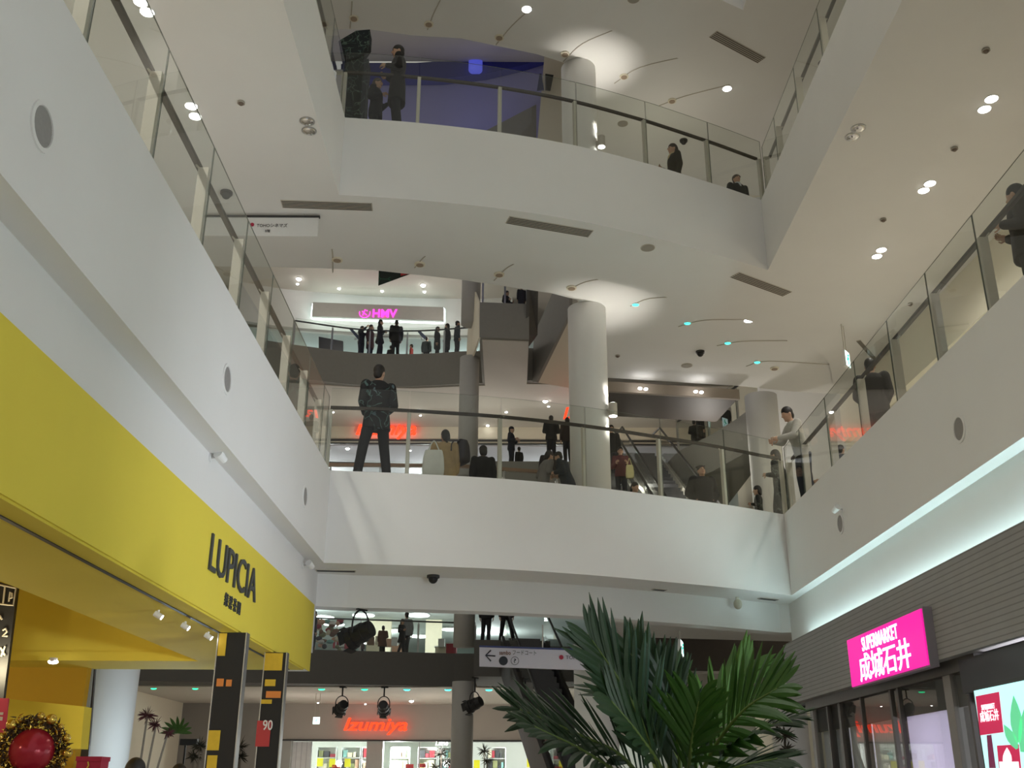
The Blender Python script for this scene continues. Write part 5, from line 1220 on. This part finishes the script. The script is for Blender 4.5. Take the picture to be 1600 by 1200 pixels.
        h.cap(p0, p1, .012*s, .010*s, 7); h.cap(p1, p2, .010*s, .008*s, 7)
    remesh(b, 'body', SKIN, root, .012 if vox < .02 else .016, 2, h)
    if face:
        for sg in (-1,1):
            e = MB(); hell(e, (sg*.031,-.098,1.588), (.014,.007,.007), 10, 6); e.build('eye', EYEM, root, True)
            e = MB(); hell(e, (sg*.032,-.100,1.612), (.020,.006,.005), 10, 6); e.build('eyebrow', EYEM, root, True)
        e = MB(); hell(e, (0,-.096,1.527), (.024,.008,.007), 10, 6); e.build('mouth', LIP, root, True)
    # ---- clothing
    c = MB(); g = .022*(1+.35*(bulk-1)); fl = flare; bk = 1+.22*(bulk-1)
    lower = [(hem, .175*fl+g*.5, .125*fl+g*.5, .0)]
    if hem < .70: lower.append((.5*(hem+.9), .175*(1+fl)*.5+g*.5, .125*(1+fl)*.5+g*.5, .0))
    R_ = lower+[(.90,.165+g,.112+g,.005),(1.02,.146+g,.103+g,0),(1.12,.136+g,.096+g,0),(1.24,.155+g,.105+g,0),(1.34,.172+g,.105+g,.008),(1.41,.142+g*.8,.085+g*.8,.012),(1.455,.072+g*.6,.066+g*.6,.012)]
    legdir = FE[0][1] != FE[1][1]
    R_ = [(a_, b_*bk, c_*(1+.3*(bulk-1)) if a_ < 1.42 else c_, d_) if a_ < 1.42 else (a_,b_,c_,d_) for a_,b_,c_,d_ in R_]
    c.loft(rings(R_, U))
    if sleeves:
        for sh,el,wr in armj:
            c.cap(U(sh), U(el), (.050+g*1.05)*s*bk, (.042+g)*s*bk); c.cap(U(el), U(el+(wr-el)*.93), (.042+g)*s*bk, (.030+g*.8)*s*bk)
    jk = remesh(c, 'coat' if hem < .7 else 'jacket', topmat or cloth(top), root, vox, 3)
    if shirt:
        e = MB(); e.loft(rings([(1.33,.05,.118+g,.0),(1.40,.055,.10+g,.0),(1.46,.07,.078+g*.7,.008),(1.485,.066,.07,.006)], U)); remesh(e, 'scarf', cloth(shirt), root, .014, 2)
    t = MB()
    if skirt:
        t.loft(rings([(.48,.24,.19,0),(.70,.20,.15,0),(.98,.155,.115,0)], Lw)); remesh(t, 'skirt', cloth(bottom), root, vox, 3)
    else:
        t.loft(rings([(.80,.165,.115,.0),(.90,.168,.118,.005),(1.0,.150,.108,0)], Lw))
        for hip,kn,ank in legs: t.cap(Lw(hip), Lw(kn), .098*s, .076*s); t.cap(Lw(kn), Lw(ank+Vector((0,0,-.03))), .076*s, .066*s)
        remesh(t, 'trousers', cloth(bottom), root, vox, 2)
    if shoes:
        for hip,kn,ank in legs:
            e = MB(); e.cap(Lw((ank.x,ank.y+.03,.045)), Lw((ank.x*1.1,ank.y-.16,.036)), .042*s, .036*s); e.cap(Lw((ank.x,ank.y+.02,.08)), Lw((ank.x,ank.y-.05,.06)), .042*s, .04*s); e.build('shoe', BLACK, root, True)
    # ---- hair
    q = MB()
    hell(q, (0,.002,1.626), (.084,.101,.100), 18, 12); hell(q, (0,.045,1.56), (.068,.055,.075), 14, 10)
    if style == 'spiky':
        random.seed(int(abs(x)*100))
        for k in range(26):
            a = random.uniform(0,2*PI); r = random.uniform(.0,.07); p = Hd((math.cos(a)*r,.01+math.sin(a)*r,1.68)); p2 = Hd((math.cos(a)*r*1.9,.01+math.sin(a)*r*1.7,1.72-r*.5)); q.cap(p, p2, .014*s, .006*s, 6)
    if style in ('bob','long','tail'):
        zb = {'bob':1.47,'long':1.30,'tail':1.47}[style]
        q.loft([[Hd((math.cos(2*PI*i/16)*rx, cy+math.sin(2*PI*i/16)*ry, zz)) for i in range(16)] for zz,rx,ry,cy in [(zb,.070 if style != 'tail' else .05,.040,.065),(zb+.06,.088,.055,.052),(1.56,.090,.070,.042),(1.62,.084,.08,.03)]])
        if style == 'tail': q.cap(Hd((0,.10,1.56)), Hd((.01,.11,1.34)), .032*s, .018*s)
    remesh(q, 'hair', hairm(hair), root, .014, 2)
    if hat:
        e = MB(); hell(e, (0,.0,1.635), (.092,.105,.078), 18, 10); e.cap(Hd((-.05,-.07,1.63)), Hd((.05,-.07,1.63)), .03*s, .03*s); remesh(e, 'hat', cloth(hat), root, .013, 2)
    return root
def at_head(px, py, H, z):
    q = atz(px, py, z+H); return q.x, q.y
def P(label, px, py, H, z, yaw, Y=None, **k):
    x, y = at_head(px, py, H, z)
    if Y is not None:
        q = aty(px, py, Y); x, y = q.x, Y; H = q.z-z
    return person(label, x, y, z, H, yaw, **k)
NAVY = (.015,.018,.028); BLK = (.012,.012,.013)
FLJ = floral_mat('floral_jacket', (.012,.012,.013), (.08,.14,.13), (.10,.15,.17), 6.5)
FLC = floral_mat('floral_coat', (.016,.017,.015), (.09,.11,.09), (.10,.12,.10), 9.0)
# --- second storey bridge
P('person in a flower-printed black jacket standing legs apart at the bridge edge', 593, 572, 1.8, L2, 205, Y=15.72, topmat=FLJ, bottom=(.012,.011,.012), arms=('front','front'), stance='wide', hem=.72, flare=1.1, head=(-40,0), vox=.014, bulk=1.15)
P('person in a belted beige coat with dark ponytail on the bridge', 696, 673, 1.6, L2, 185, top=(.42,.30,.15), bottom=(.03,.03,.035), style='tail', arms=('down','bent'), hem=.66, flare=1.3, head=(20,0), bulk=1.4)
P('person in a black coat and round dark hat sitting low beside the beige coat', 755, 697, 1.46, L2, 190, top=BLK, style='bob', hat=(.02,.018,.016), hem=.6, flare=1.2, bulk=1.35)
P('person in a grey top with a dark backpack leaning by the escalator', 848, 702, 1.56, L2, 120, Y=18.5, top=(.20,.19,.18), style='bob', arms=('bent','bent'), lean=14, hem=.78)
P('person in a bulky dark blue coat left of the round bridge column', 886, 703, 1.6, L2, 250, Y=18.2, top=(.02,.026,.036), style='short', arms=('bent','bent'), lean=18, bulk=1.7, hem=.62)
P('person with spiky hair in a dark puffer jacket facing the camera on the bridge', 1096, 727, 1.70, L2, 8, top=(.022,.022,.023), bottom=NAVY, style='spiky', arms=('pocket','pocket'), bulk=1.9, face=True, head=(0,-16), vox=.014)
P('child in a dark flowered top at the right end of the bridge', 1183, 762, 1.15, L2, 250, topmat=FLC, headscale=1.2, style='bob', arms=('down','bent'))
P('person in a long dark flowered coat at the right corner of the bridge', 1214, 703, 1.6, L2, 235, topmat=FLC, bottom=BLK, arms=('wide','bent'), hem=.36, flare=1.35, style='bob', stance='contra', lean=4, hair=(.035,.026,.02))
person('person in brown half hidden by the corner post of the bridge', 5.62, 19.0, L2, 1.38, 90, top=(.10,.06,.035), bottom=(.05,.04,.03), style='bob', arms=('down','bent'))
P('person in a dark red jacket riding the left escalator with a yellow bag', 968, 700, 1.55, 9.5, 20, Y=29.4, top=(.11,.035,.04), bottom=NAVY, style='bob', arms=('bent','bent'), shoes=False) if False else None
def rider(px, py, Y, x0, label, **k):
    q = aty(px, py, Y); zf = L2+(L3-L2)*(Y-23.9)/(34.0-23.9); return person(label, q.x, Y, zf, max(1.3, min(1.85, q.z-zf)), k.pop('yaw', 0), **k)
rider(969, 699, 29.0, 0, 'person in a dark red jacket riding the left escalator with a pale yellow bag', top=(.13,.04,.045), bottom=NAVY, style='bob', arms=('bent','bent'), face=True)
rider(955, 665, 31.4, 0, 'person in black riding the left escalator just right of the round column', top=BLK, style='short', arms=('down','down'))
rider(986, 733, 25.2, 0, 'person in dark blue stepping off at the foot of the left escalator', yaw=40, top=(.03,.04,.05), style='bob', lean=8)
# --- right gallery, second storey
P('person in a dark brown jacket cut by the right edge of the picture', 1586, 290, 1.72, L2, 238, top=(.035,.027,.020), bottom=(.040,.034,.028), arms=('bent','bent'), hem=.78, bulk=1.5, head=(-25,5), vox=.014)
P('person in a dark sweater seen from behind at the right gallery rail', 1358, 562, 1.70, L2, 150, top=(.020,.017,.014), bottom=(.03,.028,.026), arms=('front','front'), bulk=1.6, hem=.80, vox=.014)
P('person in a pale grey shirt leaning with folded arms on the gallery corner rail', 1247, 636, 1.82, L2, 282, top=(.42,.41,.37), bottom=(.03,.035,.05), arms=('rail','rail'), lean=17, hem=.86, bulk=.9, vox=.014, hair=(.012,.008,.007))
P('person of whom only a dark head shows low behind the right gallery edge', 1313, 696, 1.18, L2, 120, top=BLK, style='bob')
# --- third storey bridge
P('tall person in a dark coat standing at the left of the upper bridge', 624, 73, 1.82, L3, 275, top=(.018,.016,.014), bottom=BLK, style='short', arms=('bent','bent'), hem=.55, flare=1.1, head=(10,4), vox=.014, face=True)
P('shorter long-haired person in black beside the tall one on the upper bridge', 590, 124, 1.52, L3, 75, top=BLK, bottom=BLK, style='long', hair=(.05,.035,.022), arms=('bent','bent'), hem=.75, face=True)
P('person in a dark jacket and beige scarf looking left on the upper bridge', 1051, 226, 1.68, L3, 285, top=(.03,.028,.02), shirt=(.5,.42,.24), arms=('bent','down'), hair=(.03,.02,.014), face=True, style='bob')
P('person with a pale-banded cap in a dark and white jacket at the right corner upstairs', 1151, 273, 1.6, L3, 20, top=(.02,.022,.025), shirt=(.5,.55,.58), hat=(.10,.08,.07), face=True, head=(0,-14), bulk=1.2)
person('person in dark clothes just visible behind the upper right balustrade', 5.36, 15.9, L3, 1.18, 100, top=(.025,.022,.014), style='bob')
person('person with dark hair behind the upper right balustrade nearer the camera', 5.42, 14.9, L3, 1.30, 80, top=(.05,.05,.035), style='short')
# --- record shop queue, fourth storey
Q = [(566,510,1.64,60,'pointing a board, leftmost of the record shop queue',dict(arms=('point','point'),top=BLK)),(580,508,1.72,70,'second from the left in the record shop queue',dict(top=(.05,.015,.015),hem=.6,bulk=1.3)),(595,500,1.72,95,'in a flared short coat with folded arms in the record shop queue',dict(arms=('crossed','crossed'),hem=.66,flare=1.5,style='bob',stance='contra')),(620,501,1.74,200,'in a long dark jacket right of the flared coat at the record shop',dict(bulk=1.6,hem=.7,shirt=(.15,.1,.05))),(611,541,1.0,180,'child whose head shows low between two adults in the record shop queue',dict(headscale=1.15)),(643,539,1.12,260,'child in a red shirt in the middle of the record shop queue',dict(top=(.40,.06,.05),headscale=1.15,hair=(.02,.01,.008))),(667,527,1.35,170,'with a backpack in the middle of the record shop queue',dict(top=(.05,.07,.07),bulk=1.2)),(684,511,1.62,80,'facing right in black, fourth from the right in the record shop queue',dict(bulk=1.2,hem=.62)),(699,506,1.66,250,'in a long coat second from the right in the record shop queue',dict(style='bob',hem=.5)),(715,502,1.72,110,'in dark blue beside the slender column, rightmost of the record shop queue',dict(top=(.014,.022,.034)))]
for px,py,H,yaw,lab,k in Q:
    if H == 1.0: k = dict(k, Y=41.3)
    P(('child ' if lab.startswith('child') else 'person ')+lab.replace('child ',''), px, py, H, L4, yaw, vox=.024, group=None, **k)
P('person with dark head and shoulders on the fourth storey landing', 792, 455, 1.52, L4, 60, top=BLK, vox=.024, arms=('bent','bent'), bulk=1.3)
P('person in black at the right of the fourth storey landing', 815, 447, 1.75, L4, 200, Y=35.6, top=BLK, vox=.024, hem=.5, bulk=1.6)
# --- third storey beyond the bridge
P('guard in a dark uniform and peaked cap with white badge beyond the bridge', 799, 667, 1.72, L3, 75, top=(.012,.014,.03), bottom=NAVY, arms=('bent','bent'), hat=(.01,.012,.02), vox=.02, face=True)
P('small child in dark clothes at the right of the guard beyond the bridge', 811, 700, 1.05, L3, 200, top=BLK, vox=.02, headscale=1.2)
P('person in a black jacket, left of the pair beyond the bridge', 861, 650, 1.72, L3, 185, top=(.014,.014,.013), vox=.02, bulk=1.5, arms=('bent','bent'))
P('person in a dark brown jacket, right of the pair beyond the bridge', 886, 653, 1.70, L3, 200, top=(.035,.022,.018), vox=.02, style='bob', bulk=1.2)
P('person in black at the convex grey balcony, left one', 1084, 657, 1.6, L3, 160, Y=34.0, top=BLK, vox=.024, arms=('bent','bent'))
P('person in black at the convex grey balcony, taller middle one', 1093, 640, 1.75, L3, 100, Y=33.6, top=BLK, vox=.024, bulk=1.5, hem=.5)
P('person in black at the convex grey balcony, right one', 1133, 634, 1.7, L3, 190, Y=31.8, top=BLK, vox=.024, bulk=1.3, hem=.5)
# --- second storey far rail
P('person in a rust brown coat at the far second storey rail', 599, 978, 1.55, L2, 195, Y=40.0, top=(.11,.045,.028), bottom=BLK, style='bob', arms=('bent','down'), hem=.6, flare=1.35, bulk=1.3, vox=.024)
P('person in a black coat with swinging skirt, left of the couple at the far rail', 629, 968, 1.6, L2, 60, Y=39.3, top=BLK, style='bob', hem=.6, flare=1.4, arms=('bent','down'), stance='walk', vox=.024)
P('taller person in a pale grey shirt, right of the couple at the far rail', 636, 957, 1.7, L2, 200, Y=39.7, top=(.30,.32,.33), bottom=(.02,.025,.03), arms=('down','bent'), vox=.024, stance='walk')
P('person in black at the far left end of the second storey rail', 492, 955, 1.65, L2, 120, Y=39.2, top=BLK, bottom=BLK, vox=.024)
P('small child with brown hair at the far second storey rail', 567, 1002, 1.0, L2, 180, Y=39.6, top=(.10,.06,.05), hair=(.06,.03,.02), headscale=1.2, vox=.024)
person('person in dark trousers standing on the landing beside the slender column', aty(760,980,35.6).x, 35.6, L2, 1.72, 170, top=BLK, bottom=(.014,.014,.016), vox=.024, stance='contra')
person('person in black trousers with legs apart on the landing, head hidden', aty(791,980,35.6).x, 35.6, L2, 1.74, 10, top=BLK, bottom=(.008,.008,.009), vox=.024, stance='wide')
# --- ground floor heads at the lower edge
P('person whose black hair just shows at the lower edge below the red-leaved plant', 213, 1188, 1.66, 0, 190, Y=9.5, top=BLK, vox=.02)
P('person whose dark hair just shows at the lower edge left of the poster pillar', 281, 1196, 1.60, 0, 170, Y=13.5, top=NAVY, vox=.024)
# --- things they carry
def bag(c, dims, m, label, strap=None, yaw=0):
    c = Vector(c); t = thing('bag', c, label, 'bag'); b = MB(); M = Matrix.Rotation(math.radians(yaw),3,'Z')
    w, d, h = dims; rr = []
    for zz, sx, sy in [(-.5,.75,.8),(-.47,.95,1),(-.2,1,1),(.2,.93,.8),(.45,.8,.45),(.5,.72,.25)]:
        rr.append([c+M @ Vector((math.copysign(abs(math.cos(2*PI*i/20))**.55, math.cos(2*PI*i/20))*w/2*sx, math.copysign(abs(math.sin(2*PI*i/20))**.55, math.sin(2*PI*i/20))*d/2*sy, zz*h)) for i in range(20)])
    b.loft(rr); b.build('body', m, t, True)
    if strap: MB().tube(curve_pts(strap, 6), .012, 6).build('strap', m, t)
    return t
c = aty(722,706,18.15); bag(c, (.20,.42,.46), cloth((.03,.026,.03)), 'dark slouchy shoulder bag on the beige coat wearer\'s right', [aty(719,690,18.1), aty(712,688,18.0), aty(706,693,17.9), aty(705,704,17.85)], 30)
c = aty(677,724,17.75); bag(c, (.40,.14,.50), mat('paper_white',(.72,.74,.70),.6,0,.08,9), 'large white shopping bag held left of the beige coat', [c+Vector((-.1,0,.24)), c+Vector((0,0,.42)), c+Vector((.1,0,.24))])
c = aty(984,737,28.55); bag(c, (.24,.12,.40), cloth((.50,.46,.22)), 'pale yellow bag hanging from the escalator rider in dark red', [c+Vector((-.06,0,.2)), c+Vector((0,0,.4)), c+Vector((.06,0,.2))])
c = aty(856,728,18.85); bag(c, (.36,.22,.42), cloth((.03,.026,.024)), 'dark backpack on the grey top wearer by the escalator')
# ================================================================== LIGHT
w = bpy.data.worlds.new('hall_light'); scene.world = w; w.use_nodes = True; nt = w.node_tree
bg = nt.nodes['Background']; tc = nt.nodes.new('ShaderNodeTexCoord'); sp = nt.nodes.new('ShaderNodeSeparateXYZ'); rp = nt.nodes.new('ShaderNodeValToRGB')
mr = nt.nodes.new('ShaderNodeMapRange'); mr.inputs['From Min'].default_value = -.5; mr.inputs['From Max'].default_value = .7
nt.links.new(tc.outputs['Generated'], sp.inputs[0]); nt.links.new(sp.outputs['Z'], mr.inputs['Value']); nt.links.new(mr.outputs[0], rp.inputs[0]); nt.links.new(rp.outputs[0], bg.inputs['Color'])
rp.color_ramp.elements[0].color = (.84,.92,1.0,1); rp.color_ramp.elements[1].color = (1.0,.965,.87,1)
bg.inputs['Strength'].default_value = .46
# lamps of galleries and stores, some of them unseen and added as fill
for x, y, z, e in [(-11,48.2,3.0,420),(-5,48.2,3.0,420),(1,48.2,3.0,300)]: point((x,y,z), e, (.93,1,.97), .12)
for x, y in [(-9,46),(-4,46),(1,46),(-7,54),(-1,54)]: point((x,y,8.5), 260, (.9,1,.98), .12)
for x, y in [(-9,48.5),(-4,48.5),(2,48.5)]: point((x,y,14.6), 200, (.93,1,.98), .12)
for x, y in [(-10,47),(-6,47.5),(-2,47)]: point((x,y,20.4), 130, (.85,.97,1), .12)
for x, y, z in [(-8,42,2.6),(-3,42,2.6),(2,40,2.6),(-6,42,14.4),(-1,42,14.4),(4,42,14.4),(-8,41,20.0),(-3,41,20.0),(3,40,20.0)]: point((x,y,z), 85, (1,.93,.86), .15)
for x, y, z in [(-6,30,10),(4,30,10),(5.2,26.0,9.3)]: point((x,y,z), 110, (1,.94,.86), .12)
point((-3.0,25.0,17.0), 90, (.72,.74,1), .4); point((-1,28.2,22.3), 12, (.3,.33,1), .3)
point((-5.6,18.0,1.9), 70, (.70,.88,1), .3)  # unseen bluish lamp added to brighten the column beyond the tea shop
for x, y in [(-6.0,3),(-6.0,8),(-6.2,12.5)]: point((x,y,2.9), 45, (1,.86,.55), .15)
point((6.2,12.6,1.7), 150, (.95,.92,1), .3); point((6.2,9,2.6), 20, (.95,.95,1), .15);
# unseen fill lamps added at ground level, right side, to brighten the left wall
for y in (-2.5, 1.0, 4.5): point((6.1,y,1.5), 175, (.84,.91,1), .5)
spot((5.3,5.7,1.5), 1550, (.84,.89,1), 66, (-8.3,7.5,3.2), .3, 1.0)  # unseen spot added, aimed across the hall to brighten the far left wall
for x, y, e in [(3.6,21.0,34),(-5.5,9,60),(6.8,9,60)]: point((x,y,14.8), e, (1,.94,.76), .12)  # unseen warm lamps added to lift the topmost ceiling
# view settings
vs = scene.view_settings; vs.view_transform = 'Standard'; vs.look = 'None'; vs.exposure = 0.0; vs.gamma = 1.0; vs.use_curve_mapping = False
